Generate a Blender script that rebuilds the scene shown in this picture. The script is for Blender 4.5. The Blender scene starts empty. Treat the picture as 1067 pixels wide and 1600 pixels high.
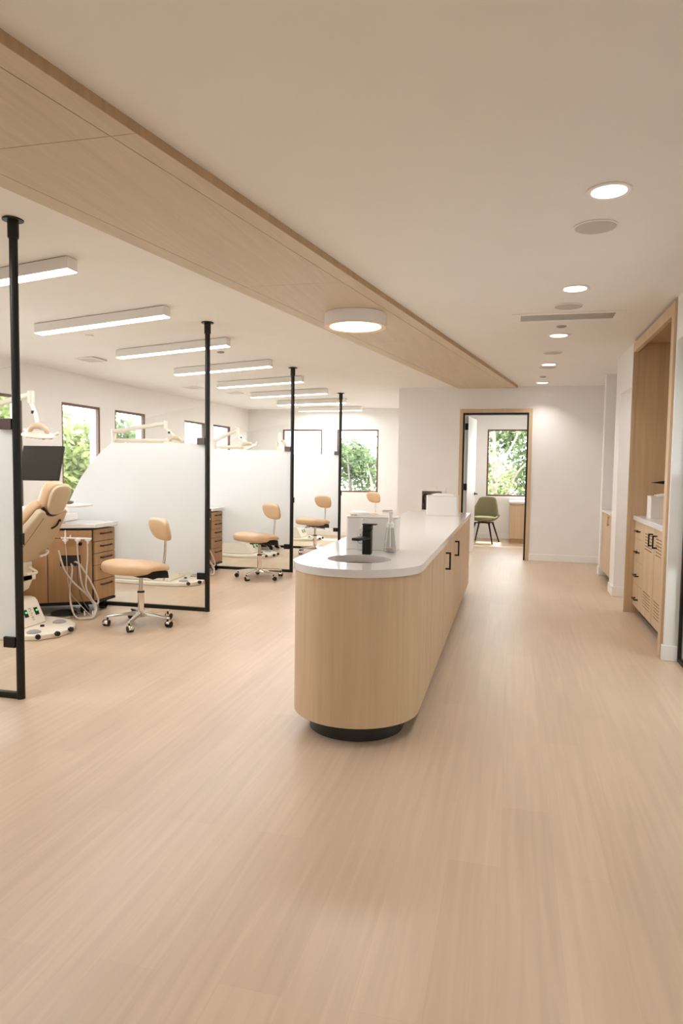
import bpy, math, random
from mathutils import Vector, Matrix
from mathutils.geometry import tessellate_polygon
random.seed(7)
PI = math.pi
sc = bpy.context.scene
COL = sc.collection

# ------------------------------------------------------------------ camera
CAM_H, F_PX = 1.42, 1076.0
PITCH, YAW, ROLL = math.radians(3.7855), math.radians(13.864), math.radians(-0.7848)
fwd = Vector((-math.sin(YAW)*math.cos(PITCH), math.cos(YAW)*math.cos(PITCH), -math.sin(PITCH)))
rgt = Vector((math.cos(YAW), math.sin(YAW), 0))
dwn = fwd.cross(rgt)
r2 = rgt*math.cos(ROLL) + dwn*math.sin(ROLL)
d2 = -rgt*math.sin(ROLL) + dwn*math.cos(ROLL)
cam = bpy.data.cameras.new('camera')
cam.sensor_fit = 'VERTICAL'; cam.sensor_height = 36.0; cam.lens = F_PX/1600*36.0
cam.clip_start = .05; cam.clip_end = 300
camo = bpy.data.objects.new('camera', cam); COL.objects.link(camo)
Mx = Matrix(((r2.x, -d2.x, -fwd.x), (r2.y, -d2.y, -fwd.y), (r2.z, -d2.z, -fwd.z)))
camo.matrix_world = Matrix.Translation((0, 0, CAM_H)) @ Mx.to_4x4()
sc.camera = camo

# ------------------------------------------------------------------ exposure, sky, sun
sc.view_settings.view_transform = 'Standard'
sc.view_settings.look = 'None'
sc.view_settings.gamma = 1.0
sc.view_settings.use_curve_mapping = False
sc.view_settings.exposure = 1.22
sc.cycles.use_denoising = True
sc.cycles.max_bounces = 10
sc.cycles.diffuse_bounces = 5
sc.cycles.glossy_bounces = 4
sc.cycles.transparent_max_bounces = 24
sc.cycles.transmission_bounces = 6
sc.cycles.sample_clamp_indirect = 6.0
sc.cycles.caustics_reflective = False
sc.cycles.caustics_refractive = False

WORLD_STRENGTH = 5.0
SUN_STRENGTH = 4.0
BAR_POWER = 10.0
DOWN_POWER = 2.2
REAR_POWER = 3.0
DRUM_POWER = 7.0
EMIT_STRENGTH = 3.0

w = bpy.data.worlds.new('sky'); sc.world = w; w.use_nodes = True
nt = w.node_tree; nt.nodes.clear()
bg = nt.nodes.new('ShaderNodeBackground'); ow = nt.nodes.new('ShaderNodeOutputWorld')
tc = nt.nodes.new('ShaderNodeTexCoord'); sx = nt.nodes.new('ShaderNodeSeparateXYZ')
rp = nt.nodes.new('ShaderNodeValToRGB')
rp.color_ramp.elements[0].position = 0.45; rp.color_ramp.elements[0].color = (.84, .92, .99, 1)
rp.color_ramp.elements[1].position = 0.75; rp.color_ramp.elements[1].color = (.80, .90, 1, 1)
nt.links.new(tc.outputs['Generated'], sx.inputs[0]); nt.links.new(sx.outputs['Z'], rp.inputs[0])
nt.links.new(rp.outputs[0], bg.inputs[0]); bg.inputs[1].default_value = WORLD_STRENGTH
nt.links.new(bg.outputs[0], ow.inputs[0])

sun = bpy.data.lights.new('sun', 'SUN'); sun.energy = SUN_STRENGTH; sun.angle = math.radians(1.0); sun.color = (1, .96, .90)
suno = bpy.data.objects.new('sun', sun); COL.objects.link(suno)
suno.rotation_euler = Vector((-0.16, -0.74, -1.0)).to_track_quat('-Z', 'Y').to_euler()

def area(name, loc, sx_, sy_, power, color=(1, .985, .97), direction=(0, 0, -1), disc=False, spread=180):
    l = bpy.data.lights.new(name, 'AREA'); l.energy = power; l.color = color
    l.shape = 'DISK' if disc else 'RECTANGLE'; l.size = sx_
    l.spread = math.radians(spread)
    if not disc: l.size_y = sy_
    o = bpy.data.objects.new(name, l); COL.objects.link(o); o.location = loc
    o.rotation_euler = Vector(direction).to_track_quat('-Z', 'Y').to_euler()
    return o

# ceiling heights measured from the photograph: level over the corridor, sloping over the bays
def zc(X, Y):
    A = max(2.587, min(2.89, 2.89-.0212*Y))
    B = 2.553+.032*max(0, min(1, (Y-10)/3.7))
    Cc = 2.69-.105*max(0, min(1, (Y-11.04)/2.66))
    def lp(a, b, t): t = max(0, min(1, t)); return a+(b-a)*t
    if X <= -2.83: return lp(A, B, (-2.83-X)/2.605)
    return lp(A, Cc, (X+2.83)/1.2)

STALL = 2.61
BAR_Y = [4.15+1.312*k for k in range(8)]
DOWN_Y = [3.42, 5.17, 6.92, 8.80, 10.62]
for k, y in enumerate([1.53, 2.84]+BAR_Y):  # leading pair are unseen extra lamps, added without bar fixtures
    area('bar_lamp', (-3.55, y, zc(-3.55, y)-.10), 1.2, .05, BAR_POWER*(.45 if y > 13 else 1), color=(.97, .98, 1))
for y in DOWN_Y: area('downlight_lamp', (.39, y, 2.665), .12, .12, DOWN_POWER, disc=True, spread=115)
for y in (1.65, -.1, -1.85): area('rear_fill_lamp', (.39, y, 2.68), .12, .12, REAR_POWER, disc=True, spread=130)  # unseen fill lamps added behind the viewer, no fixtures built
area('drum_lamp', (-1.27, 5.53, 2.53), .36, .36, DRUM_POWER, disc=True)
area('office_lamp', (-.2, 12.6, 2.5), .5, .5, 10, disc=True)
area('passage_lamp', (1.9, 7.8, 2.3), .2, .2, 3, disc=True)

# ------------------------------------------------------------------ materials
MATS = {}
def mat(name, color, rough=.5, metal=0, spec=.5, **kw):
    m = bpy.data.materials.new(name); m.use_nodes = True
    b = m.node_tree.nodes['Principled BSDF']
    b.inputs['Base Color'].default_value = (*color, 1); b.inputs['Roughness'].default_value = rough
    b.inputs['Metallic'].default_value = metal; b.inputs['Specular IOR Level'].default_value = spec
    for k, v in kw.items(): b.inputs[k.replace('_', ' ')].default_value = v
    MATS[name] = m; return m
def vary(m, c1, c2, scale=(1, 1, 1), nscale=5, detail=3, bump=0, lo=.35, hi=.65):
    t = m.node_tree; b = t.nodes['Principled BSDF']
    tc = t.nodes.new('ShaderNodeTexCoord'); mp = t.nodes.new('ShaderNodeMapping'); mp.inputs['Scale'].default_value = scale
    n = t.nodes.new('ShaderNodeTexNoise'); n.inputs['Scale'].default_value = nscale; n.inputs['Detail'].default_value = detail
    r = t.nodes.new('ShaderNodeValToRGB')
    r.color_ramp.elements[0].position = lo; r.color_ramp.elements[0].color = (*c1, 1)
    r.color_ramp.elements[1].position = hi; r.color_ramp.elements[1].color = (*c2, 1)
    t.links.new(tc.outputs['Object'], mp.inputs[0]); t.links.new(mp.outputs[0], n.inputs['Vector'])
    t.links.new(n.outputs[0], r.inputs[0]); t.links.new(r.outputs[0], b.inputs['Base Color'])
    if bump:
        bp = t.nodes.new('ShaderNodeBump'); bp.inputs['Strength'].default_value = bump; bp.inputs['Distance'].default_value = .002
        t.links.new(n.outputs[0], bp.inputs['Height']); t.links.new(bp.outputs[0], b.inputs['Normal'])
    return m
def mul(c, k): return tuple(x*k for x in c)
def wood(name, c, scale, rough=.45, contrast=.10):
    m = mat(name, c, rough, spec=.35)
    t = m.node_tree; b = t.nodes['Principled BSDF']
    tc = t.nodes.new('ShaderNodeTexCoord')
    outs = []
    for sc_, ns, det in ((scale, 1.0, 6), (mul(scale, .22), 1.0, 3)):
        mp = t.nodes.new('ShaderNodeMapping'); mp.inputs['Scale'].default_value = sc_
        n = t.nodes.new('ShaderNodeTexNoise'); n.inputs['Scale'].default_value = ns; n.inputs['Detail'].default_value = det
        n.inputs['Distortion'].default_value = .35
        t.links.new(tc.outputs['Object'], mp.inputs[0]); t.links.new(mp.outputs[0], n.inputs['Vector']); outs.append(n)
    a = t.nodes.new('ShaderNodeMath'); a.operation = 'ADD'
    t.links.new(outs[0].outputs[0], a.inputs[0]); t.links.new(outs[1].outputs[0], a.inputs[1])
    r = t.nodes.new('ShaderNodeValToRGB')
    r.color_ramp.elements[0].position = .35; r.color_ramp.elements[0].color = (*mul(c, 1-contrast*1.6), 1)
    r.color_ramp.elements[1].position = .75; r.color_ramp.elements[1].color = (*mul(c, 1+contrast), 1)
    h = t.nodes.new('ShaderNodeMath'); h.operation = 'MULTIPLY'; h.inputs[1].default_value = .5
    t.links.new(a.outputs[0], h.inputs[0]); t.links.new(h.outputs[0], r.inputs[0]); t.links.new(r.outputs[0], b.inputs['Base Color'])
    return m

vary(mat('wall_paint', (.84, .81, .785), .6, spec=.25), (.835, .805, .775), (.85, .82, .795), nscale=3)
vary(mat('ceiling_paint', (.85, .825, .80), .75, spec=.15), (.845, .82, .795), (.86, .835, .81), nscale=2)
mat('trim_paint', (.86, .83, .80), .4)
OAK = (.63, .455, .285)
wood('oak_vertical', OAK, (38, 38, 1.6))
wood('oak_beam', (.62, .51, .37), (60, 3, 60), contrast=.07)
wood('oak_dark', (.50, .33, .19), (38, 38, 1.6))
wood('cabinet_wood', (.47, .27, .125), (30, 30, 2.5), contrast=.14)
mat('quartz', (.74, .71, .685), .10, spec=.6)
mat('sink_ceramic', (.86, .82, .76), .12)
mat('black_metal', (.013, .012, .009), .42, spec=.3)
mat('dark_bracket', (.12, .09, .08), .4, .3)
mat('black_plastic', (.013, .012, .011), .45, spec=.3)
mat('toe_kick_black', (.022, .019, .014), .5)
mat('chrome', (.82, .78, .74), .12, 1.0)
mat('steel', (.66, .62, .58), .28, 1.0)
mat('brass', (.62, .40, .13), .3, 1.0)
mat('tan_vinyl', (.63, .425, .25), .40, spec=.45)
mat('shell_plastic', (.56, .43, .285), .4)
mat('cream_plastic', (.80, .72, .60), .35)
mat('white_plastic', (.82, .78, .74), .3)
mat('paper', (.86, .82, .80), .8, spec=.1)
mat('lamp_housing', (.83, .79, .76), .45)
mat('drum_rim', (.80, .60, .42), .4)
mat('window_bronze', (.155, .075, .05), .45, spec=.4)
mat('screen_dark', (.035, .033, .028), .25, spec=.4)
mat('grey_grille', (.56, .52, .49), .7)
vary(mat('green_fabric', (.17, .155, .06), .9, spec=.1), (.185, .165, .085), (.235, .21, .115), nscale=180)
mat('hose_grey', (.62, .53, .45), .4)
mat('hose_dark', (.16, .12, .10), .4)
mat('rubber_grey', (.34, .31, .30), .6)
mat('label_blue', (.10, .42, .66), .5)
mat('label_violet', (.24, .18, .52), .5)
mat('print_grey', (.48, .43, .38), .5)
vary(mat('bark', (.26, .20, .16), .9), (.20, .155, .125), (.32, .26, .21), nscale=9)
mat('ground_green', (.26, .26, .22), .95)
mat('facade', (.74, .70, .64), .9)
mat('shingle', (.26, .26, .27), .9)
mat('slot_shade', (.20, .105, .055), .8)  # shade inside the door slots, put into the colour
mat('seam_dark', (.22, .12, .06), .8)

def emis(name, col, s):
    m = bpy.data.materials.new(name); m.use_nodes = True; t = m.node_tree; t.nodes.clear()
    e = t.nodes.new('ShaderNodeEmission'); e.inputs[0].default_value = (*col, 1); e.inputs[1].default_value = s
    o = t.nodes.new('ShaderNodeOutputMaterial'); t.links.new(e.outputs[0], o.inputs[0]); MATS[name] = m
emis('lamp_glow', (1, .96, .92), EMIT_STRENGTH)
emis('led_green', (.05, .9, .15), 1.2)

def glassmat(name, tint, gloss=.10, rough=0.0):
    m = bpy.data.materials.new(name); m.use_nodes = True; t = m.node_tree; t.nodes.clear()
    tr = t.nodes.new('ShaderNodeBsdfTransparent'); tr.inputs[0].default_value = (*tint, 1)
    g = t.nodes.new('ShaderNodeBsdfGlossy'); g.inputs['Roughness'].default_value = rough
    f = t.nodes.new('ShaderNodeFresnel'); f.inputs[0].default_value = 1.38
    ge = t.nodes.new('ShaderNodeNewGeometry'); mr = t.nodes.new('ShaderNodeMapRange')
    mr.inputs['To Min'].default_value = 1.38; mr.inputs['To Max'].default_value = 1/1.38
    t.links.new(ge.outputs['Backfacing'], mr.inputs[0]); t.links.new(mr.outputs[0], f.inputs[0])
    mx = t.nodes.new('ShaderNodeMixShader'); o = t.nodes.new('ShaderNodeOutputMaterial')
    t.links.new(f.outputs[0], mx.inputs[0]); t.links.new(tr.outputs[0], mx.inputs[1]); t.links.new(g.outputs[0], mx.inputs[2])
    t.links.new(mx.outputs[0], o.inputs[0]); MATS[name] = m; return m
glassmat('clear_glass', (.975, .985, .975))
glassmat('window_glass', (.98, .99, .985))
glassmat('bottle_glass', (.95, .945, .94))
def frosted():
    m = bpy.data.materials.new('frosted_film'); m.use_nodes = True; t = m.node_tree; t.nodes.clear()
    a = t.nodes.new('ShaderNodeBsdfTranslucent'); a.inputs[0].default_value = (.895, .895, .89, 1)
    d = t.nodes.new('ShaderNodeBsdfDiffuse'); d.inputs[0].default_value = (.81, .81, .805, 1)
    tr = t.nodes.new('ShaderNodeBsdfTransparent'); tr.inputs[0].default_value = (.96, .96, .96, 1)
    m1 = t.nodes.new('ShaderNodeMixShader'); m1.inputs[0].default_value = .35
    m2 = t.nodes.new('ShaderNodeMixShader'); m2.inputs[0].default_value = .04
    o = t.nodes.new('ShaderNodeOutputMaterial')
    t.links.new(a.outputs[0], m1.inputs[1]); t.links.new(d.outputs[0], m1.inputs[2])
    t.links.new(m1.outputs[0], m2.inputs[1]); t.links.new(tr.outputs[0], m2.inputs[2]); t.links.new(m2.outputs[0], o.inputs[0])
    MATS['frosted_film'] = m
frosted()
def leafmat(name, c):
    m = bpy.data.materials.new(name); m.use_nodes = True; t = m.node_tree; t.nodes.clear()
    a = t.nodes.new('ShaderNodeBsdfTranslucent'); a.inputs[0].default_value = (*c, 1)
    d = t.nodes.new('ShaderNodeBsdfDiffuse'); d.inputs[0].default_value = (*c, 1)
    tc = t.nodes.new('ShaderNodeTexCoord'); n = t.nodes.new('ShaderNodeTexNoise'); n.inputs['Scale'].default_value = 2.2
    r = t.nodes.new('ShaderNodeValToRGB')
    r.color_ramp.elements[0].position = .38; r.color_ramp.elements[0].color = (*mul(c, .45), 1)
    r.color_ramp.elements[1].position = .62; r.color_ramp.elements[1].color = (*c, 1)
    t.links.new(tc.outputs['Object'], n.inputs['Vector']); t.links.new(n.outputs[0], r.inputs[0])
    t.links.new(r.outputs[0], a.inputs[0]); t.links.new(r.outputs[0], d.inputs[0])
    m1 = t.nodes.new('ShaderNodeMixShader'); m1.inputs[0].default_value = .5
    o = t.nodes.new('ShaderNodeOutputMaterial')
    t.links.new(a.outputs[0], m1.inputs[1]); t.links.new(d.outputs[0], m1.inputs[2]); t.links.new(m1.outputs[0], o.inputs[0])
    MATS[name] = m
leafmat('leaf_light', (.36, .40, .17))
leafmat('leaf_mid', (.26, .32, .16))
leafmat('leaf_dark', (.16, .22, .14))

def floor_mat():
    m = mat('floor_planks', (.6, .45, .32), .30, spec=.5); t = m.node_tree; b = t.nodes['Principled BSDF']
    tc = t.nodes.new('ShaderNodeTexCoord'); mp = t.nodes.new('ShaderNodeMapping'); mp.inputs['Rotation'].default_value = (0, 0, PI/2)
    br = t.nodes.new('ShaderNodeTexBrick'); br.offset = .37; br.offset_frequency = 2
    br.inputs['Scale'].default_value = 1; br.inputs['Brick Width'].default_value = 1.22; br.inputs['Row Height'].default_value = .185
    br.inputs['Mortar Size'].default_value = .0006; br.inputs['Mortar Smooth'].default_value = .4
    base = (.62, .46, .32)
    br.inputs['Color1'].default_value = (*mul(base, .955), 1); br.inputs['Color2'].default_value = (*mul(base, 1.03), 1)
    br.inputs['Mortar'].default_value = (*mul(base, .87), 1)
    t.links.new(tc.outputs['Object'], mp.inputs[0]); t.links.new(mp.outputs[0], br.inputs['Vector'])
    m2 = t.nodes.new('ShaderNodeMapping'); m2.inputs['Scale'].default_value = (34, 1.3, 1)
    n = t.nodes.new('ShaderNodeTexNoise'); n.inputs['Scale'].default_value = 1; n.inputs['Detail'].default_value = 5; n.inputs['Distortion'].default_value = .5
    t.links.new(tc.outputs['Object'], m2.inputs[0]); t.links.new(m2.outputs[0], n.inputs['Vector'])
    r = t.nodes.new('ShaderNodeValToRGB')
    r.color_ramp.elements[0].position = .3; r.color_ramp.elements[0].color = (.90, .90, .90, 1)
    r.color_ramp.elements[1].position = .72; r.color_ramp.elements[1].color = (1.04, 1.04, 1.04, 1)
    t.links.new(n.outputs[0], r.inputs[0])
    m3 = t.nodes.new('ShaderNodeMapping'); m3.inputs['Scale'].default_value = (2.4, .7, 1)
    n3 = t.nodes.new('ShaderNodeTexNoise'); n3.inputs['Scale'].default_value = 1; n3.inputs['Detail'].default_value = 3
    t.links.new(tc.outputs['Object'], m3.inputs[0]); t.links.new(m3.outputs[0], n3.inputs['Vector'])
    r3 = t.nodes.new('ShaderNodeValToRGB')
    r3.color_ramp.elements[0].position = .35; r3.color_ramp.elements[0].color = (.95, .95, .95, 1)
    r3.color_ramp.elements[1].position = .65; r3.color_ramp.elements[1].color = (1.02, 1.02, 1.02, 1)
    t.links.new(n3.outputs[0], r3.inputs[0])
    cur = br.outputs['Color']
    for rr in (r, r3):
        mx = t.nodes.new('ShaderNodeMix'); mx.data_type = 'RGBA'; mx.blend_type = 'MULTIPLY'; mx.inputs[0].default_value = 1
        t.links.new(cur, mx.inputs[6]); t.links.new(rr.outputs[0], mx.inputs[7]); cur = mx.outputs[2]
    t.links.new(cur, b.inputs['Base Color'])
    rr = t.nodes.new('ShaderNodeMapRange'); rr.inputs['To Min'].default_value = .30; rr.inputs['To Max'].default_value = .42
    t.links.new(n.outputs[0], rr.inputs[0]); t.links.new(rr.outputs[0], b.inputs['Roughness'])
floor_mat()

# ------------------------------------------------------------------ mesh helpers
class MB:
    def __init__(s): s.v = []; s.f = []
    def add(s, vs, fs):
        k = len(s.v); s.v += [tuple(p) for p in vs]; s.f += [tuple(i+k for i in f) for f in fs]; return s
    def box(s, x0, x1, y0, y1, z0, z1, rz=0, rx=0, ry=0, M=None):
        vs = [Vector((x, y, z)) for x in (x0, x1) for y in (y0, y1) for z in (z0, z1)]
        c = Vector(((x0+x1)/2, (y0+y1)/2, (z0+z1)/2))
        if rz or rx or ry:
            R = Matrix.Rotation(rz, 3, 'Z') @ Matrix.Rotation(ry, 3, 'Y') @ Matrix.Rotation(rx, 3, 'X')
            vs = [c+R @ (p-c) for p in vs]
        if M: vs = [M @ p for p in vs]
        return s.add(vs, [(0, 1, 3, 2), (4, 6, 7, 5), (0, 4, 5, 1), (2, 3, 7, 6), (0, 2, 6, 4), (1, 5, 7, 3)])
    def prism(s, poly, a0, a1, f=lambda x, y, a: (x, y, a), holes=()):
        loops = [list(poly)]+[list(h) for h in holes]
        flat = [p for l in loops for p in l]; n = len(flat)
        tris = tessellate_polygon([[Vector((p[0], p[1], 0)) for p in l] for l in loops])
        vs = [f(p[0], p[1], a0) for p in flat]+[f(p[0], p[1], a1) for p in flat]
        fs = []
        if not holes:
            fs = [tuple(reversed(range(n))), tuple(range(n, 2*n))]
        else:
            for t in tris: fs.append(tuple(t)); fs.append(tuple(i+n for i in reversed(t)))
        k = 0
        for l in loops:
            m = len(l)
            for i in range(m):
                j = (i+1) % m; fs.append((k+i, k+j, k+j+n, k+i+n))
            k += m
        return s.add(vs, fs)
    def cyl(s, p0, p1, r0, r1=None, n=20):
        p0, p1 = Vector(p0), Vector(p1); r1 = r0 if r1 is None else r1
        d = (p1-p0).normalized(); u = d.orthogonal().normalized(); v = d.cross(u)
        vs = [p0+(u*math.cos(a)+v*math.sin(a))*r0 for a in [2*PI*i/n for i in range(n)]]
        vs += [p1+(u*math.cos(a)+v*math.sin(a))*r1 for a in [2*PI*i/n for i in range(n)]]
        return s.add(vs, [tuple(reversed(range(n))), tuple(range(n, 2*n))]+[(i, (i+1) % n, (i+1) % n+n, i+n) for i in range(n)])
    def tube(s, pts, r, n=8, smooth=6):
        P = [Vector(p) for p in pts]
        if smooth and len(P) > 2:
            Q = []
            for i in range(len(P)-1):
                a, b, c, d = P[max(i-1, 0)], P[i], P[i+1], P[min(i+2, len(P)-1)]
                for k in range(smooth):
                    t = k/smooth
                    Q.append(.5*((2*b)+(c-a)*t+(2*a-5*b+4*c-d)*t*t+(3*b-a-3*c+d)*t**3))
            Q.append(P[-1]); P = Q
        m = len(P); R = r if isinstance(r, (list, tuple)) else [r]*m
        if len(R) != m: R = [R[int(i*(len(R)-1)/(m-1)+.5)] for i in range(m)]
        T = [(P[min(i+1, m-1)]-P[max(i-1, 0)]).normalized() for i in range(m)]
        u = T[0].orthogonal().normalized(); vs = []
        for i in range(m):
            u = (u-T[i]*u.dot(T[i])).normalized(); v = T[i].cross(u)
            vs += [P[i]+(u*math.cos(2*PI*k/n)+v*math.sin(2*PI*k/n))*R[i] for k in range(n)]
        fs = [(i*n+k, i*n+(k+1) % n, (i+1)*n+(k+1) % n, (i+1)*n+k) for i in range(m-1) for k in range(n)]
        fs += [tuple(reversed(range(n))), tuple(range((m-1)*n, m*n))]
        return s.add(vs, fs)
    def lathe(s, prof, c=(0, 0, 0), n=28, M=None):
        vs = []; fs = []
        for (r, z) in prof:
            for k in range(n):
                a = 2*PI*k/n; p = Vector((r*math.cos(a), r*math.sin(a), z))
                if M: p = M @ p
                vs.append(p+Vector(c))
        m = len(prof)
        fs = [(i*n+k, i*n+(k+1) % n, (i+1)*n+(k+1) % n, (i+1)*n+k) for i in range(m-1) for k in range(n)]
        fs += [tuple(reversed(range(n))), tuple(range((m-1)*n, m*n))]
        return s.add(vs, fs)
    def blob(s, fn, nu=28, nv=16):
        # fn(u in 0..2pi, v in -pi/2..pi/2) -> point
        vs = []; fs = []
        for j in range(1, nv):
            v = -PI/2+PI*j/nv
            for i in range(nu): vs.append(fn(2*PI*i/nu, v))
        b = len(vs); vs.append(fn(0, -PI/2)); vs.append(fn(0, PI/2))
        for j in range(nv-2):
            for i in range(nu): fs.append((j*nu+i, j*nu+(i+1) % nu, (j+1)*nu+(i+1) % nu, (j+1)*nu+i))
        for i in range(nu):
            fs.append((b, (i+1) % nu, i)); fs.append((b+1, (nv-2)*nu+i, (nv-2)*nu+(i+1) % nu))
        return s.add(vs, fs)
    def build(s, name, m, parent=None, bevel=0, smooth=True, segs=2, recalc=True):
        off = Vector((0, 0, 0))
        p = parent
        while p is not None: off += Vector(p.location); p = p.parent
        me = bpy.data.meshes.new(name); me.from_pydata([tuple(Vector(q)-off) for q in s.v], [], s.f)
        if recalc:
            import bmesh
            bm = bmesh.new(); bm.from_mesh(me); bmesh.ops.recalc_face_normals(bm, faces=bm.faces); bm.to_mesh(me); bm.free()
        if smooth:
            me.polygons.foreach_set('use_smooth', [True]*len(me.polygons)); me.set_sharp_from_angle(angle=math.radians(38))
        me.materials.append(MATS[m])
        o = bpy.data.objects.new(name, me); COL.objects.link(o)
        if parent: o.parent = parent
        if bevel:
            b = o.modifiers.new('edge', 'BEVEL'); b.width = bevel; b.segments = segs; b.limit_method = 'ANGLE'; b.angle_limit = math.radians(40)
            b.harden_normals = False
        return o
def sgnpow(c, e): return math.copysign(abs(c)**e, c)
def superell(a, b, c, e1, e2, center, fn=lambda p: p):
    C = Vector(center)
    def f(u, v):
        cv = sgnpow(math.cos(v), e1); p = Vector((a*cv*sgnpow(math.cos(u), e2), b*cv*sgnpow(math.sin(u), e2), c*sgnpow(math.sin(v), e1)))
        return Vector(fn(p))+C
    return f
def thing(name, label, cat, loc=(0, 0, 0), group=None):
    o = bpy.data.objects.new(name, None); COL.objects.link(o); o.location = loc; o.empty_display_size = .1
    o['label'] = label; o['category'] = cat
    if group: o['group'] = group
    return o
def tag(o, label, cat, group=None, kind=None):
    o['label'] = label; o['category'] = cat
    if group: o['group'] = group
    if kind: o['kind'] = kind
    return o
def struct(o): o['kind'] = 'structure'; return o
def children(o): return [c for c in COL.objects if c.parent == o]
def dup(root, loc, label, group=None):
    def cp(o, par):
        c = o.copy(); COL.objects.link(c)
        if par: c.parent = par
        for ch in kids.get(o.name, []): cp(ch, c)
        return c
    kids = {}
    for o in list(COL.objects):
        if o.parent: kids.setdefault(o.parent.name, []).append(o)
    r = cp(root, None); r.location = loc; r['label'] = label
    if group: r['group'] = group
    return r

# ------------------------------------------------------------------ setting
XL, YF, YC, YO = -5.435, 13.70, 11.04, 14.26
struct(MB().box(XL-.2, 3.0, -4.2, YO+.3, -.12, 0).build('floor', 'floor_planks', smooth=False))
# ceiling as one sheet with thickness
def ceiling():
    xs = [XL-.2, XL, -5.0, -4.4, -3.9, -3.4, -3.0, -2.83, -2.6, -2.3, -2.0, -1.8, -1.63, -.5, .5, 1.4, 3.0]
    ys = [-4.2+.5*i for i in range(36)]+[13.7, 14.6]
    m = MB(); n = len(xs)
    vs = [(x, y, zc(x, y)) for y in ys for x in xs]+[(x, y, 3.1) for y in ys for x in xs]
    k = len(ys)*n; fs = []
    for j in range(len(ys)-1):
        for i in range(n-1):
            a = j*n+i; fs += [(a, a+1, a+n+1, a+n), (a+k, a+n+k, a+n+1+k, a+1+k)]
    for i in range(n-1): fs += [(i, i+k, i+1+k, i+1), ((len(ys)-1)*n+i, (len(ys)-1)*n+i+1, (len(ys)-1)*n+i+1+k, (len(ys)-1)*n+i+k)]
    for j in range(len(ys)-1): fs += [(j*n, (j+1)*n, (j+1)*n+k, j*n+k), (j*n+n-1, j*n+n-1+k, (j+1)*n+n-1+k, (j+1)*n+n-1)]
    m.add(vs, fs); return struct(m.build('ceiling', 'ceiling_paint'))
ceiling()
def wall(name, axis, c0, c1, u0, u1, z0, z1, holes=(), m='wall_paint'):
    # axis 'x': slab between x=c0..c1 running along y (u); axis 'y': slab between y=c0..c1 running along x
    f = (lambda u, z, a: (a, u, z)) if axis == 'x' else (lambda u, z, a: (u, a, z))
    hs = [[(a, b), (c, b), (c, d), (a, d)] for a, c, b, d in holes]
    mb = MB().prism([(u0, z0), (u1, z0), (u1, z1), (u0, z1)], c0, c1, f, hs)
    return struct(mb.build(name, m, smooth=False))
WZ0, WZ1 = .90, 2.17
LW = [(3.4, 4.22), (4.6, 5.42), (5.97, 6.79), (7.50, 8.32), (8.68, 9.50), (10.79, 11.60), (11.96, 12.76)]
FW = [(-4.665, -3.812), (-3.495, -2.635)]
wall('wall_left', 'x', XL-.16, XL, -4.2, YF+.16, 0, 3.05, [(a, b, WZ0, WZ1) for a, b in LW])
wall('wall_bay_far', 'y', YF, YF+.16, XL, -1.80, 0, 3.05, [(a, b, WZ0, WZ1) for a, b in FW])
wall('wall_bay_right', 'x', -1.80, -1.66, YC, YO+.16, 0, 3.05)
CAB_X0, CAB_X1, CAB_Z0, CAB_Z1 = -1.415, -1.07, .735, 1.07
wall('wall_corridor_far', 'y', YC, YC+.13, -1.66, 1.55, -.06, 3.05, [(-.775, .225, -.05, 2.285), (CAB_X0, CAB_X1, CAB_Z0, CAB_Z1)])
OW = (-.506, .95)
wall('wall_office_far', 'y', YO, YO+.16, -1.66, 1.55, 0, 3.05, [(OW[0], OW[1], .865, 2.205)])
wall('wall_office_right', 'x', 1.40, 1.55, YC+.13, YO, 0, 3.05)
ADDED_REAR_WIN = [(.5, 1.7)]  # unseen opening added to bring daylight in from behind the camera
wall('wall_back', 'y', -4.2, -4.0, XL, 3.0, 0, 3.05, [(a, b, .6, 2.3) for a, b in ADDED_REAR_WIN])
RX = 1.14
wall('wall_outer_right', 'x', 2.85, 3.0, 5.53, YC+.13, 0, 3.05)
# right wall: solid blocks between recesses
def block(name, x0, x1, y0, y1, z0=0, z1=2.72):
    return struct(MB().box(x0, x1, y0, y1, z0, z1).build(name, 'wall_paint', smooth=False))
block('wall_right_header', RX, 1.40, -4.0, 5.53, 2.37, 2.72)
block('wall_right_near_pier', RX, 2.85, 5.53, 5.562)
block('wall_right_niche_back', 1.80, 1.95, 5.562, 7.352)
block('wall_right_passage_pier', RX, 2.85, 7.352, 7.39)
block('wall_right_passage_header', RX, 1.27, 7.39, 8.2, 2.265, 2.72)
block('wall_right_passage_end', 2.55, 2.70, 7.39, 8.2)
block('wall_right_middle_pier', RX, 2.85, 8.2, 8.55)
block('wall_right_alcove_back', 1.80, 1.95, 8.55, 9.82)
block('wall_right_far_pier', 1.18, 2.85, 9.82, 9.97)
block('wall_right_far_side', 1.42, 2.85, 9.97, YC)
ADDED_SIDE_WIN = [(3.9, 4.8)]  # out-of-view opening added so daylight enters from the right
wall('wall_side_room', 'x', 2.2, 2.36, -4.0, 5.53, 0, 2.72, [(a, b, .6, 2.2) for a, b in ADDED_SIDE_WIN])
struct(MB().box(1.27, 2.2, -4.0, 5.53, 2.37, 2.45).build('ceiling_side_room', 'ceiling_paint', smooth=False))
struct(MB().box(-1.66, 1.40, YC+.13, YO, 2.58, 2.66).build('ceiling_office', 'ceiling_paint', smooth=False))

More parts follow.
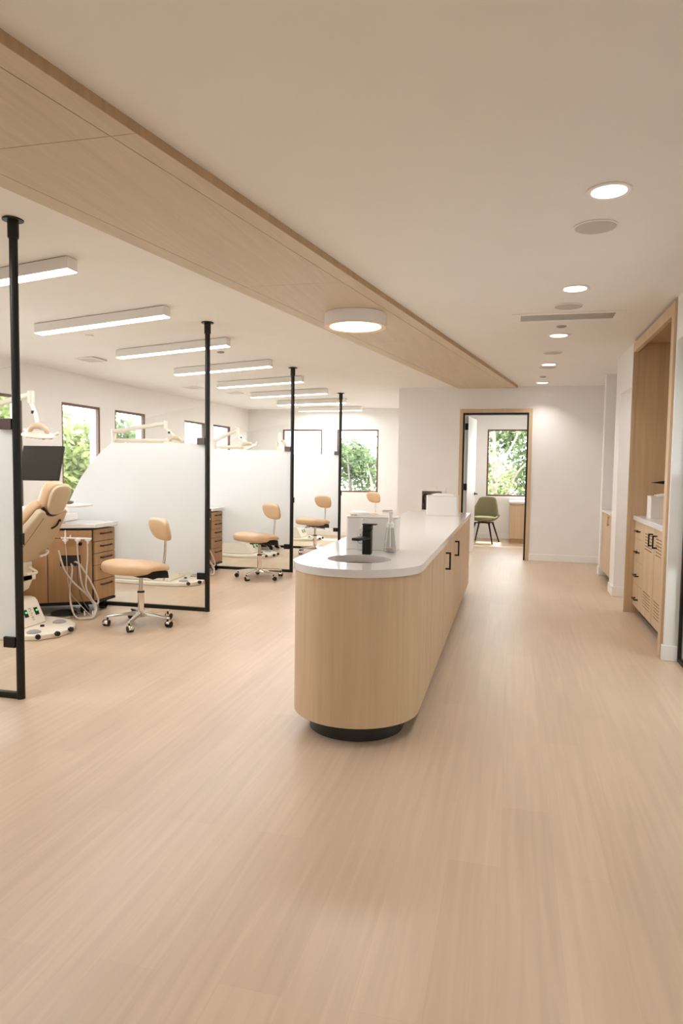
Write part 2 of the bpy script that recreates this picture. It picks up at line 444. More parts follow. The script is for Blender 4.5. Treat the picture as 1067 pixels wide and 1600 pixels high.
def bboard(name, pts, h=.10, t=.014, m='trim_paint'):
    mb = MB()
    for (x0, y0), (x1, y1) in pts:
        mb.box(min(x0, x1)-(t if x0 == x1 else 0)*0, max(x0, x1), min(y0, y1), max(y0, y1), 0, h)
    return struct(mb.build(name, m, bevel=.004))
T = .014
def bb_boxes(name, boxes, h=.10):
    mb = MB()
    for b in boxes: mb.box(*b, 0, h)
    return struct(mb.build(name, 'trim_paint', bevel=.004))
bb_boxes('baseboard_left', [(XL, XL+T, -4.0, YF)])
bb_boxes('baseboard_bay_far', [(XL+T, -1.80, YF-T, YF)])
bb_boxes('baseboard_corridor_far', [(-1.66, -.825, YC-T, YC), (.277, 1.42, YC-T, YC)], .105)
bb_boxes('baseboard_office', [(-1.66, -.025, YO-T, YO)], .11)
bb_boxes('baseboard_right_near', [(RX-T, RX, 5.53-T, 5.562), (RX, 1.236, 5.53-T, 5.53)], .115)
bb_boxes('baseboard_right_middle', [(RX-T, RX, 8.2-T, 8.55), (RX, 2.55, 8.2-T, 8.2)], .115)
bb_boxes('baseboard_right_far', [(1.18-T, 1.18, 9.82-T, 9.97), (1.18, 1.30, 9.82-T, 9.82)], .115)

def window(n, axis, c, out, a, b, z0, z1, mullion=None):
    """bronze frame set at the outer side of the opening; 'out' is +1/-1 along the wall normal"""
    f = (lambda u, w_, z: (w_, u, z)) if axis == 'x' else (lambda u, w_, z: (u, w_, z))
    root = bpy.data.objects.new('window_%d' % n, None); COL.objects.link(root); root['kind'] = 'structure'
    root.location = f((a+b)/2, c, z0)
    p0, p1 = sorted((c+out*.005, c+out*.05))
    fr = MB(); tk = .032
    def bx(u0, u1, za, zb, q0=p0, q1=p1, mb=fr):
        P = f(u0, q0, za); Q = f(u1, q1, zb)
        mb.box(min(P[0], Q[0]), max(P[0], Q[0]), min(P[1], Q[1]), max(P[1], Q[1]), za, zb)
    bx(a, b, z1-tk, z1); bx(a, b, z0, z0+tk); bx(a, a+tk, z0+tk, z1-tk); bx(b-tk, b, z0+tk, z1-tk)
    fr.build('window_frame', 'window_bronze', root, bevel=.003)
    sl = MB(); q0, q1 = sorted((c+out*.05, c+out*.155))
    bx(a+.001, b-.001, z0, z0+.02, q0, q1, sl); sl.build('window_sill', 'trim_paint', root)
    pn = MB(); q0, q1 = sorted((c+out*.024, c+out*.030))
    bx(a+tk, b-tk, z0+tk, z1-tk, q0, q1, pn); pn.build('window_pane', 'window_glass', root)
    return root
k = 1
for a, b in LW: window(k, 'x', XL, -1, a, b, WZ0, WZ1); k += 1
for a, b in FW: window(k, 'y', YF, 1, a, b, WZ0, WZ1); k += 1
window(k, 'y', YO, 1, OW[0], OW[1], .865, 2.205); k += 1
for a, b in ADDED_SIDE_WIN: window(k, 'x', 2.2, 1, a, b, .6, 2.2); k += 1  # frame of the added side opening, never in view
for a, b in ADDED_REAR_WIN: window(k, 'y', -4.0, -1, a, b, .6, 2.3); k += 1  # frame of the added rear opening, never in view

# office door: oak casing, black stop, leaf swung into the office
cs = MB()
cs.prism([(-.825, 0), (-.775, 0), (-.775, 2.285), (.225, 2.285), (.225, 0), (.277, 0), (.277, 2.345), (-.825, 2.345)], YC-.016, YC+.001, lambda u, z, a: (u, a, z))
struct(cs.build('trim_1', 'oak_vertical', bevel=.002))
js = MB()
js.prism([(-.775, 0), (-.748, 0), (-.748, 2.255), (.200, 2.255), (.200, 0), (.225, 0), (.225, 2.285), (-.775, 2.285)], YC-.006, YC+.13, lambda u, z, a: (u, a, z))
struct(js.build('trim_2', 'black_metal', bevel=.002))
dr = bpy.data.objects.new('door_1', None); COL.objects.link(dr); dr['kind'] = 'structure'; dr.location = (-.72, YC+.2, 0)
MB().prism([(-.745, YC+.165), (-.700, YC+.162), (-.615, YC+1.02), (-.660, YC+1.023)], .008, 2.245).build('door_leaf', 'trim_paint', dr, bevel=.003)
for z in (.25, 1.12, 2.08):
    MB().box(-.750, -.700, YC+.118, YC+.168, z-.05, z+.05).cyl((-.722, YC+.13, z-.055), (-.722, YC+.13, z+.055), .010).build('hinge', 'black_metal', dr)
hb = MB(); hb.cyl((-.622, YC+.95, .985), (-.610, YC+.95, .985), .028).cyl((-.610, YC+.95, .985), (-.565, YC+.95, .985), .010)
hb.tube([(-.568, YC+.955, .985), (-.572, YC+.90, .985), (-.578, YC+.84, .982)], .009, smooth=0)
hb.build('door_handle', 'black_metal', dr)

# ceiling beam / oak soffit, running 9.8 degrees off the corridor
def beam():
    root = thing('ceiling_soffit', 'long pale oak soffit panel running diagonally along the ceiling', 'ceiling panel', (-1.3, 6.5, 2.65))
    sR = (.057+1.527)/(11.127-1.838)
    def xr(y): return -1.500+(.034+1.500)/(10.912-1.809)*(y-1.809)
    def xl(y): return -2.264+(-.833+2.264)/(11.02-2.708)*(y-2.708)
    ye, z0 = 10.93, 2.65
    R0 = Vector((xr(-3.9), -3.9)); R1 = Vector((xr(ye), ye)); L0 = Vector((xl(-3.9), -3.9)); L1 = Vector((xl(ye), ye))
    def rowpt(y, t): a = xl(y); b = xr(y); return (a+(b-a)*t, y)
    t1, t2 = .885, .13   # slots near each edge
    seams = [-3.9, .2, 2.392, 4.555, 6.766, 8.93, ye]
    g = .0035; e = .002
    body = MB().prism([tuple(L0), tuple(R0), tuple(R1), tuple(L1)], z0+.012, 2.89)
    body.build('soffit_body', 'oak_dark', root, smooth=False)
    # fascia strip on the right edge
    d = (R1-R0).normalized(); nrm = Vector((d.y, -d.x))
    fa = MB().prism([tuple(R0), tuple(R0+nrm*.004), tuple(R1+nrm*.004), tuple(R1)], z0, 2.70)
    fa.build('soffit_fascia', 'oak_dark', root, smooth=False)
    for i in range(len(seams)-1):
        for (ta, tb) in ((0, t2), (t2, t1), (t1, 1)):
            y0, y1 = seams[i]+(g/2 if i else 0), seams[i+1]-(g/2 if i < len(seams)-2 else 0)
            ga = g/ .78 if ta > 0 else 0; gb = g/.78 if tb < 1 else 0
            poly = [rowpt(y0, ta+ga/2), rowpt(y0, tb-gb/2), rowpt(y1, tb-gb/2), rowpt(y1, ta+ga/2)]
            MB().prism(poly, z0, z0+.012).build('soffit_board', 'oak_beam', root, smooth=False)
beam()

# ------------------------------------------------------------------ ceiling fixtures
dl = thing('drum_light', 'round white drum lamp mounted on the oak soffit', 'ceiling light', (-1.27, 5.53, 2.65))
c = (-1.27, 5.53, 0)
MB().lathe([(.23, 2.650), (.25, 2.648), (.252, 2.55), (.246, 2.546), (.215, 2.552), (.213, 2.575), (.1, 2.58)], c, 48).build('drum_shade', 'lamp_housing', dl)
MB().lathe([(.252, 2.5505), (.254, 2.547), (.248, 2.5425), (.214, 2.5475), (.214, 2.5525), (.25, 2.5525)], c, 48).build('drum_rim', 'drum_rim', dl)
MB().lathe([(.212, 2.556), (.208, 2.550), (.12, 2.547), (.01, 2.546)], c, 48).build('diffuser', 'lamp_glow', dl)

bar_lab = ['white linear bar light nearest the viewer, its left part hidden behind a black post',
           'white linear bar light, the nearest one seen at full length',
           'third nearest white linear bar light, its right end crossed by the second black post',
           'fourth nearest white linear bar light, its left part behind the second black post',
           'white linear bar light, fourth from the far windows, right end at the third post',
           'white linear bar light crossed by the third black post, third from the far end',
           'white linear bar light crossed by the farthest black post, second from the far end',
           'white linear bar light nearest the far windows']
for i, y in enumerate(BAR_Y):
    zl, zr = zc(-4.19, y), zc(-2.91, y)
    t = thing('bar_light', bar_lab[i], 'ceiling light', (-3.55, y, zc(-3.55, y)), 'linear bar lights over the dental bays')
    h, wd = .082, .056
    L = [(-4.19, zl), (-2.91, zr)]
    hb = MB(); poly = [(-4.19, zl-.004), (-2.91, zr-.004), (-2.91, zr-h), (-4.19, zl-h)]
    hb.prism(poly, y-wd, y+wd, lambda u, z, a: (u, a, z)); hb.build('housing', 'lamp_housing', t, bevel=.002)
    df = MB(); poly = [(-4.187, zl-h-.0005), (-2.913, zr-h-.0005), (-2.913, zr-h-.006), (-4.187, zl-h-.006)]
    df.prism(poly, y-wd+.004, y+wd-.004, lambda u, z, a: (u, a, z)); df.build('diffuser', 'lamp_glow', t)

dlab = ['round recessed downlight nearest the viewer, brightest on the corridor ceiling', 'second nearest round recessed downlight, before the long air diffuser',
        'round recessed downlight just beyond the long air diffuser', 'round recessed downlight, second from the far wall', 'round recessed downlight nearest the far wall']
for i, y in enumerate(DOWN_Y):
    t = thing('recessed_downlight', dlab[i], 'ceiling light', (.39, y, 2.69), 'recessed downlights along the corridor')
    c = (.39, y, 0)
    MB().lathe([(.101, 2.6895), (.102, 2.684), (.094, 2.680), (.078, 2.684), (.076, 2.6895)], c, 40).build('trim_ring', 'lamp_housing', t)
    MB().lathe([(.077, 2.6895), (.076, 2.683), (.04, 2.682), (.003, 2.682)], c, 40).build('diffuser', 'lamp_glow', t)
slab = ['flat round ceiling speaker nearest the viewer, behind the nearest downlight', 'flat round ceiling speaker just before the long air diffuser', 'flat round ceiling speaker between the third and fourth downlights', 'flat round ceiling speaker between the fourth downlight and the farthest one']
for i, y in enumerate((3.90, 5.72, 7.93, 9.05)):
    t = thing('ceiling_speaker', slab[i], 'speaker', (.385, y, 2.69), 'round ceiling speakers along the corridor')
    c = (.385, y, 0)
    MB().lathe([(.112, 2.6895), (.113, 2.685), (.104, 2.683), (.1, 2.6895)], c, 40).build('trim_ring', 'lamp_housing', t)
    MB().lathe([(.101, 2.6895), (.1, 2.684), (.05, 2.6835), (.003, 2.6835)], c, 40).build('grille', 'grey_grille', t)
t = thing('air_diffuser', 'long narrow rectangular air diffuser in the corridor ceiling', 'vent', (.40, 6.09, 2.69))
fr = MB().prism([(-.04, 5.93), (.845, 5.93), (.845, 6.25), (-.04, 6.25)], 2.682, 2.6895, holes=[[(.03, 5.97), (.775, 5.97), (.775, 6.21), (.03, 6.21)]])
fr.build('frame', 'trim_paint', t)
g = MB().box(.03, .775, 5.97, 6.21, 2.6875, 2.6895)
for k in range(7): g.box(.032, .773, 5.985+.034*k, 5.993+.034*k, 2.684, 2.6875)
g.build('grille', 'grey_grille', t)
for (x, y, lab) in ((.386, 6.50, 'small round sprinkler cap just beyond the long air diffuser'), (.37, 9.95, 'small round sprinkler cap near the farthest downlight'),
                    (-3.27, 7.39, 'small round sprinkler cap beside the second black post'), (-4.05, 6.03, 'small round sprinkler cap between the two nearest full bar lights')):
    z = zc(x, y)
    MB().lathe([(.042, -.0005), (.043, -.006), (.03, -.012), (.004, -.014)], (x, y, z), 24)
    o = MB().lathe([(.042, .004), (.043, -.006), (.03, -.012), (.004, -.014)], (x, y, z), 24).build('sprinkler_cap', 'rubber_grey' if x > -3.9 else 'lamp_housing')
    tag(o, lab, 'sprinkler', 'sprinkler caps')
for (x, y, lab) in ((-4.72, 7.05, 'small rectangular air grille in the ceiling by the second window'), (-4.75, 9.70, 'small rectangular air grille in the bay ceiling right beyond the second black post'), (-4.46, 10.62, 'small rectangular air grille in the bay ceiling left of the third black post')):
    z = min(zc(x-.13, y), zc(x+.13, y))
    t = thing('ceiling_vent', lab, 'vent', (x, y, z), 'air grilles in the bay ceiling')
    MB().box(x-.12, x+.12, y-.14, y+.14, z-.004, z+.012).build('frame', 'lamp_housing', t, bevel=.002)
    g = MB()
    for k in range(6): g.box(x-.095+.034*k, x-.082+.034*k, y-.12, y+.12, z-.006, z-.004)
    g.build('louver_blades', 'grey_grille', t)

# ------------------------------------------------------------------ glass partitions
PX = -2.83
plab = ['black framed frosted glass partition nearest the viewer, cut off at the photo edge', 'black framed frosted glass partition behind the first stool, rounded upper corner in full view',
        'black framed frosted glass partition behind the second stool', 'black framed frosted glass partition nearest the far windows']
OUT = [(-4.62, .03), (-4.61, .36), (-4.54, .72), (-4.328, 1.045), (-4.287, 1.13), (-4.201, 1.276), (-4.104, 1.397), (-3.974, 1.532), (-3.85, 1.631), (-3.68, 1.752), (-3.495, 1.85), (-3.255, 1.914), (-3.0, 1.955), (-2.855, 1.975), (-2.855, .03)]
FILM = [(-4.61, .36), (-4.54, .72), (-4.328, 1.045), (-4.287, 1.13), (-4.201, 1.276), (-4.104, 1.397), (-3.974, 1.532), (-3.85, 1.622), (-2.855, 1.622), (-2.855, .36)]
for i in range(4):
    y = 3.485+STALL*i; zt = zc(PX, y)
    t = thing('glass_partition', plab[i], 'partition', (PX, y, 0), 'frosted glass partitions between the dental bays')
    r = .024
    MB().cyl((PX, y, 0), (PX, y, zt-.003), r, n=24).build('post', 'black_metal', t)
    MB().lathe([(.03, zt-.11), (.031, zt-.105), (.031, zt-.012)], (PX, y, 0), 24).lathe([(.058, zt-.012), (.058, zt-.004), (.03, zt-.003)], (PX, y, 0), 28).build('ceiling_flange', 'black_metal', t)
    MB().box(-4.64, PX-.015, y-.018, y+.018, 0, .036).build('bottom_rail', 'black_metal', t, bevel=.002)
    f = lambda u, z, a: (u, a, z)
    MB().prism(OUT, y-.004, y+.004, f).build('glass_pane', 'clear_glass', t, smooth=False)
    MB().prism(FILM, y-.0062, y-.0046, f).build('frosted_film', 'frosted_film', t, smooth=False)
    for z, m in ((1.642, 'dark_bracket'), (.343, 'black_metal')):
        MB().box(PX-.10, PX-.02, y-.024, y+.024, z-.032, z+.032).build('clamp', m, t, bevel=.003)
    MB().box(PX+.018, PX+.034, y-.012, y+.012, .93, 1.0).build('latch_plate', 'black_metal', t, bevel=.002)

# ------------------------------------------------------------------ island
def stadium(cx, cy, R, y1, n=28, x0=None):
    p = [(cx+R*math.cos(a), cy+R*math.sin(a)) for a in [PI+PI*i/n for i in range(n+1)]]
    return p+[(cx+R, y1), (cx-R, y1)]
IC, IY, IEND = -.80, 3.65, 8.0
isl = thing('island_cabinet', 'long pale oak island cabinet with a half-round near end', 'cabinet', (IC, 5.8, 0))
MB().prism(stadium(IC, IY, .258, IEND-.08), 0, .10).build('toe_kick', 'toe_kick_black', isl)
RW = .333
MB().prism(stadium(IC, IY, RW-.004, IEND-.02), .10, .869).build('carcass', 'seam_dark', isl)
def ring(cx, cy, R0, R1, y1, n=36):
    o = [(cx+R1*math.cos(a), cy+R1*math.sin(a)) for a in [PI+PI*i/n for i in range(n+1)]]
    q = [(cx+R0*math.cos(a), cy+R0*math.sin(a)) for a in [2*PI-PI*i/n for i in range(n+1)]]
    return [(cx-R1, y1)]+o+[(cx+R1, y1)]+[(cx+R0, y1)]+q+[(cx-R0, y1)]
MB().prism(ring(IC, IY, RW-.003, RW+.012, 4.178), .10, .868).build('curved_panel', 'oak_vertical', isl)
ed = [4.182, 4.975, 5.80, 6.62, 7.40, 7.985]
for a, b in zip(ed[:-1], ed[1:]):
    d = MB().box(IC+RW-.003, IC+RW+.012, a+.0035, b-.0035, .10, .868).build('door', 'oak_vertical', isl)
    if a in (4.975, 5.80):
        x = IC+RW+.012; y = a+.075
        h = MB().box(x, x+.034, y-.006, y+.006, .792, .804).box(x, x+.034, y-.006, y+.006, .676, .688).box(x+.026, x+.038, y-.007, y+.007, .676, .804)
        h.build('handle', 'black_metal', d)
for a, b in zip([4.182, 5.45, 6.72], [5.45, 6.72, 7.985]):
    MB().box(IC-RW-.012, IC-RW+.003, a+.002, b-.002, .10, .868).build('side_panel', 'oak_vertical', isl)
MB().box(IC-RW-.01, IC+RW+.01, IEND-.018, IEND-.002, .10, .868).build('end_panel', 'oak_vertical', isl)
ct = stadium(IC, IY, .354, IEND+.01, n=48)
SX, SY, SR = -.81, 3.71, .17
hole = [(SX+SR*1.04*math.cos(2*PI*i/48), SY+SR*math.sin(2*PI*i/48)) for i in range(48)]
cto = MB().prism(ct, .869, .910, holes=[hole]).build('island_countertop', 'quartz', bevel=.004, smooth=True)
tag(cto, 'white stone countertop with round sink hole on the oak island', 'countertop')
sk = MB(); prof = [(.176, .8685), (.172, .862), (.168, .82), (.15, .775), (.09, .752), (.02, .748)]
sk.lathe(prof, (SX, SY, 0), 48); 
sko = sk.build('sink_bowl', 'sink_ceramic', isl, recalc=False)
MB().lathe([(.024, .7485), (.024, .7515), (.002, .7515)], (SX, SY, 0), 20).build('drain', 'chrome', sko)
# faucet (short black, flat spout reaching over the bowl)
FX, FY = -.812, 3.93
fa = thing('basin_faucet', 'short black square faucet beside the island sink', 'faucet', (FX, FY, .91))
MB().box(FX-.026, FX+.026, FY-.024, FY+.024, .910, 1.048).build('faucet_body', 'black_metal', fa, bevel=.004)
MB().prism([(FX-.024, FY+.02), (FX+.024, FY+.02), (FX+.022, FY-.03), (FX-.020, FY-.15), (FX-.064, FY-.135)], 1.0, 1.016).build('spout', 'black_metal', fa, bevel=.003)
MB().box(FX-.024, FX+.028, FY-.024, FY+.024, 1.049, 1.082).box(FX-.028, FX+.056, FY-.022, FY+.022, 1.082, 1.089).build('lever', 'black_metal', fa, bevel=.002)
# foaming soap bottle: clear flask, white pump
bx, by = -.70, 4.06
b = thing('soap_bottle', 'clear glass flask soap bottle with white pump right of the faucet', 'bottle', (bx, by, .91))
MB().lathe([(.036, .912), (.038, .93), (.031, .99), (.0225, 1.05), (.0215, 1.068), (.02, 1.068), (.021, 1.05), (.0285, .99), (.0355, .932), (.034, .918), (.003, .917)], (bx, by, 0), 32).build('flask', 'bottle_glass', b)
MB().lathe([(.033, .9185), (.035, .932), (.0335, .938), (.002, .939)], (bx, by, 0), 28).build('soap', 'hose_grey', b)
MB().lathe([(.024, 1.060), (.024, 1.082), (.012, 1.092), (.011, 1.14), (.014, 1.142), (.014, 1.155), (.003, 1.157)], (bx, by, 0), 28).box(bx-.045, bx+.01, by-.008, by+.008, 1.150, 1.164).cyl((bx, by, .94), (bx, by, 1.07), .003).build('pump', 'white_plastic', b)
lx, ly = -.868, 4.06
b = thing('sanitizer_bottle', 'clear pump bottle with blue label half hidden behind the black faucet', 'bottle', (lx, ly, .91))
MB().lathe([(.03, .911), (.032, .92), (.032, 1.02), (.024, 1.04), (.012, 1.045)], (lx, ly, 0), 28).build('bottle_body', 'bottle_glass', b)
MB().lathe([(.013, 1.045), (.013, 1.06), (.006, 1.065), (.006, 1.095), (.011, 1.097), (.011, 1.107)], (lx, ly, 0), 20).box(lx-.005, lx+.034, ly-.006, ly+.006, 1.10, 1.108).build('pump', 'white_plastic', b)
lb = MB()
for k in range(18):
    a0 = 2*PI*k/18; a1 = 2*PI*(k+1)/18
    for (ra, rb) in ((.013, .018),):
        q = [(ra*math.cos(a0), ra*math.sin(a0)), (rb*math.cos(a0), rb*math.sin(a0)), (rb*math.cos(a1), rb*math.sin(a1)), (ra*math.cos(a1), ra*math.sin(a1))]
        lb.add([(lx-.006+u, ly-.0335-.001*0, .972+v*.8) for u, v in q], [(0, 1, 2, 3)])
lb.build('blue_ring_print', 'label_blue', b)
MB().lathe([(.0045, -.0005), (.0045, .0012)], (lx-.006, ly-.0335, 1.012), 12, Matrix.Rotation(PI/2, 3, 'X')).lathe([(.003, -.0005), (.003, .0012)], (lx-.004, ly-.0335, .997), 12, Matrix.Rotation(PI/2, 3, 'X')).build('violet_dots', 'label_violet', b)

def towel_box(x, y, z, wd, h, d, label, loose=0):
    t = thing('towel_dispenser', label, 'dispenser', (x, y, z), 'white countertop towel dispensers')
    s = MB(); n = 8; rr = .02; P = []
    for cx_, cy_, a0 in ((wd/2-rr, d/2-rr, 0), (-wd/2+rr, d/2-rr, PI/2), (-wd/2+rr, -d/2+rr, PI), (wd/2-rr, -d/2+rr, 1.5*PI)):
        P += [(x+cx_+rr*math.cos(a0+PI/2*k/n), y+cy_+rr*math.sin(a0+PI/2*k/n)) for k in range(n+1)]
    ho = [(x-wd*.36, y-.03), (x+wd*.36, y-.03), (x+wd*.36, y+.03), (x-wd*.36, y+.03)]
    s.prism(P, z, z+h-.008); s.build('dispenser_box', 'white_plastic', t, bevel=.003)
    P2 = [(x+(a-x)*1.01, y+(b_-y)*1.02) for a, b_ in P]
    MB().prism(P2, z+h-.007, z+h, holes=[ho]).build('lid', 'white_plastic', t, bevel=.001)
    tw = MB(); nn = 16
    for lay in range(3):
        vs = []; fs = []
        for i in range(nn+1):
            u = i/nn; xx = x-wd*.34+wd*.68*u
            for j in range(5):
                v = j/4; yy = y-.028+.056*v
                top = z+h-.03+(.046+.008*math.sin(u*3.2+lay)+.004*math.sin(u*9+lay*2))*math.sin(PI*(.12+.76*v))*(1-.16*lay)*(1-.35*u if loose else 1-.2*abs(u-.5))
                vs.append((xx+.01*math.sin(v*5+lay), yy, top))
        fs = [(i*5+j, (i+1)*5+j, (i+1)*5+j+1, i*5+j+1) for i in range(nn) for j in range(4)]
        tw.add(vs, fs)
    o = tw.build('paper_towels', 'paper', t, recalc=False)
    m = o.modifiers.new('thick', 'SOLIDIFY'); m.thickness = .002
    return t
towel_box(-.83, 4.19, .91, .322, .205, .13, 'white paper towel dispenser behind the black faucet on the island', 1)
towel_box(-.72, 7.45, .91, .335, .215, .14, 'white paper towel dispenser at the far end of the island countertop')
towel_box(1.42, 6.98, .978, .34, .205, .15, 'white paper towel dispenser on the counter inside the oak niche')
# small lid item left rear of first dispenser
o = MB().lathe([(.025, 1.1155), (.026, 1.12), (.025, 1.127), (.004, 1.129)], (-.955, 4.19, 0), 24).build('round_cap', 'cream_plastic')
tag(o, 'small cream cap lying on the left end of the nearest towel dispenser', 'cap')

# ------------------------------------------------------------------ fire extinguisher cabinet in the corridor far wall
t = thing('extinguisher_cabinet', 'white framed fire extinguisher cabinet recessed in the far wall behind the dispenser', 'cabinet', (-1.24, YC, .68))
MB().prism([(-1.46, .685), (-1.02, .685), (-1.02, 1.10), (-1.46, 1.10)], YC-.012, YC, lambda u, z, a: (u, a, z), [[(-1.395, .745), (-1.085, .745), (-1.085, 1.045), (-1.395, 1.045)]]).build('frame', 'trim_paint', t, bevel=.003)
MB().box(CAB_X0, CAB_X1, YC+.115, YC+.125, CAB_Z0, CAB_Z1).build('back_panel', 'print_grey', t)
MB().box(-1.40, -1.08, YC-.008, YC-.004, .742, 1.048).build('glass_pane', 'clear_glass', t)
MB().cyl((-1.165, YC-.012, 1.105), (-1.165, YC-.035, 1.105), .012).build('knob', 'cream_plastic', t)
t = thing('fire_extinguisher', 'dark fire extinguisher standing inside the white wall cabinet', 'fire extinguisher', (-1.32, YC+.06, CAB_Z0))
MB().lathe([(.045, CAB_Z0+.003), (.048, CAB_Z0+.02), (.048, .93), (.03, .965), (.016, .975)], (-1.32, YC+.06, 0), 24).build('tank', 'dark_bracket', t)
MB().tube([(-1.32, YC+.05, .985), (-1.36, YC+.03, .99), (-1.375, YC+.02, .94), (-1.372, YC+.02, .85)], .008).box(-1.34, -1.27, YC+.04, YC+.07, .975, .995).build('hose_and_lever', 'black_plastic', t)

# ------------------------------------------------------------------ right niche: oak surround, cabinet, counter
NY0, NY1 = 5.565, 7.35
t = thing('niche_surround', 'tall pale oak surround lining the niche in the right wall', 'surround', (RX, 6.45, 0))
f = lambda u, z, a: (a, u, z)
MB().prism([(NY0, 0), (NY0+.10, 0), (NY0+.10, 2.575), (NY1-.02, 2.575), (NY1-.02, 0), (NY1, 0), (NY1, 2.665), (NY0, 2.665)], RX-.018, RX+.02, f).build('face_frame', 'oak_vertical', t, bevel=.002)
MB().box(RX+.02, 1.79, NY1-.022, NY1-.002, 0, 2.68).build('side_panel', 'oak_vertical', t)
MB().box(RX+.02, 1.79, NY0+.001, NY0+.10, 0, 2.68).build('side_panel', 'oak_vertical', t)
MB().box(1.775, 1.795, NY0+.10, NY1-.022, 0, 2.68).build('back_panel', 'oak_vertical', t)
MB().box(RX+.02, 1.775, NY0+.10, NY1-.022, 2.66, 2.68).build('top_panel', 'oak_dark', t)
CX = 1.20
cb = thing('niche_cabinet', 'pale oak base cabinet with black pulls and slotted doors in the niche', 'cabinet', (1.5, 6.5, 0))
Ya, Yb = NY0+.103, NY1-.024
MB().box(CX+.07, 1.76, Ya, Yb, 0, .09).build('toe_kick', 'toe_kick_black', cb)
MB().box(CX+.022, 1.77, Ya, Yb, .09, .930).build('carcass', 'seam_dark', cb)
zs = [.092, .316, .541, .760, .928]
for i in range(4):
    d = MB().box(CX, CX+.02, 6.855, Yb-.002, zs[i]+.0015, zs[i+1]-.0015).build('drawer', 'oak_vertical', cb)
    z = (.180, .408, .635, .836)[i]
    h = MB().box(CX-.032, CX, 7.02, 7.032, z-.006, z+.006).box(CX-.032, CX, 7.145, 7.157, z-.006, z+.006).box(CX-.036, CX-.026, 7.02, 7.157, z-.006, z+.006)
    h.build('handle', 'black_metal', d)
for (a, b_, hy, la, lbb) in ((6.342, 6.851, 6.43, 6.45, 6.785), (5.672, 6.338, 6.25, 5.965, 6.29)):
    slots = []
    for k in range(6):
        for z in (.701+.0275*k, .175+.0265*k): slots.append([(la, z), (lbb, z), (lbb, z+.009), (la, z+.009)])
    d = MB().prism([(a, .0935), (b_, .0935), (b_, .9265), (a, .9265)], CX, CX+.0035, f, slots).build('door', 'oak_vertical', cb, smooth=False)
    MB().box(CX+.004, CX+.02, a+.001, b_-.001, .095, .925).build('slot_shade_sheet', 'slot_shade', d)  # added dark sheet stands in for shade within the slots
    MB().box(CX-.034, CX, hy-.006, hy+.006, .862, .874).box(CX-.034, CX, hy-.006, hy+.006, .762, .774).box(CX-.038, CX-.027, hy-.006, hy+.006, .762, .874).build('handle', 'black_metal', d)
o = MB().box(CX-.02, 1.774, Ya, Yb-.001, .9305, .978).build('niche_countertop', 'quartz', bevel=.003)
tag(o, 'white stone countertop on the oak cabinet inside the niche', 'countertop')
# dark faucet whose flat spout shows above the dispenser
t = thing('niche_faucet', 'black curved faucet spout above the dispenser in the oak niche', 'faucet', (1.66, 7.14, .978))
MB().cyl((1.66, 7.14, .978), (1.66, 7.14, .99), .03).cyl((1.66, 7.14, .985), (1.66, 7.14, 1.30), .014).build('riser', 'black_metal', t)
def spf(u, v):
    s = (math.cos(u)*math.cos(v)+1)/2
    x = 1.29+.38*s; r = .003+.045*s**.75
    return (x, 7.14+r*.9*math.sin(u)*math.cos(v), 1.305+.012*s+.8*r*math.sin(v))
MB().blob(spf, 20, 12).build('spout', 'black_metal', t)
t = thing('small_clip', 'small grey clip lying before the dispenser in the oak niche', 'clip', (1.285, 6.28, .978))
MB().box(1.28, 1.30, 6.27, 6.33, .978, .990).box(1.283, 1.297, 6.28, 6.30, .990, 1.0).build('clip_body', 'rubber_grey', t, bevel=.002)

# alcove cabinet with brass pull
al = thing('alcove_cabinet', 'pale oak alcove cabinet with brass pull near the corridor end', 'cabinet', (1.5, 9.2, 0))
MB().box(1.27, 1.78, 8.552, 9.818, 0, .085).build('toe_kick', 'toe_kick_black', al)
MB().box(1.222, 1.79, 8.552, 9.818, .085, .862).build('carcass', 'seam_dark', al)
for a, b_ in ((8.554, 9.184), (9.188, 9.816)):
    d = MB().box(1.20, 1.22, a, b_, .087, .860).build('door', 'oak_vertical', al)
    if b_ > 9.5:
        MB().box(1.178, 1.186, 9.20, 9.245, .715, .835).box(1.184, 1.20, 9.21, 9.235, .725, .735).box(1.184, 1.20, 9.21, 9.235, .815, .825).build('handle', 'brass', d, bevel=.003)
o = MB().box(1.182, 1.795, 8.552, 9.818, .8625, .897).build('alcove_countertop', 'quartz', bevel=.003)
tag(o, 'white countertop in the white alcove near the corridor end', 'countertop')

# framed glass wall at the right photo edge
t = thing('glass_screen', 'black framed glass screen at the right photo edge', 'glass screen', (1.246, 4.5, 0))
MB().box(1.236, 1.262, 5.498, 5.528, 0, 2.369).box(1.236, 1.262, .2, 5.498, 0, .03).box(1.236, 1.262, .2, 5.498, 2.34, 2.369).box(1.236, 1.262, .2, .23, .03, 2.34).build('frame', 'black_metal', t)
MB().box(1.246, 1.252, .23, 5.498, .03, 2.34).build('glass_pane', 'clear_glass', t)
MB().box(1.243, 1.2455, .23, 5.498, .72, 1.40).build('frosted_band', 'frosted_film', t)

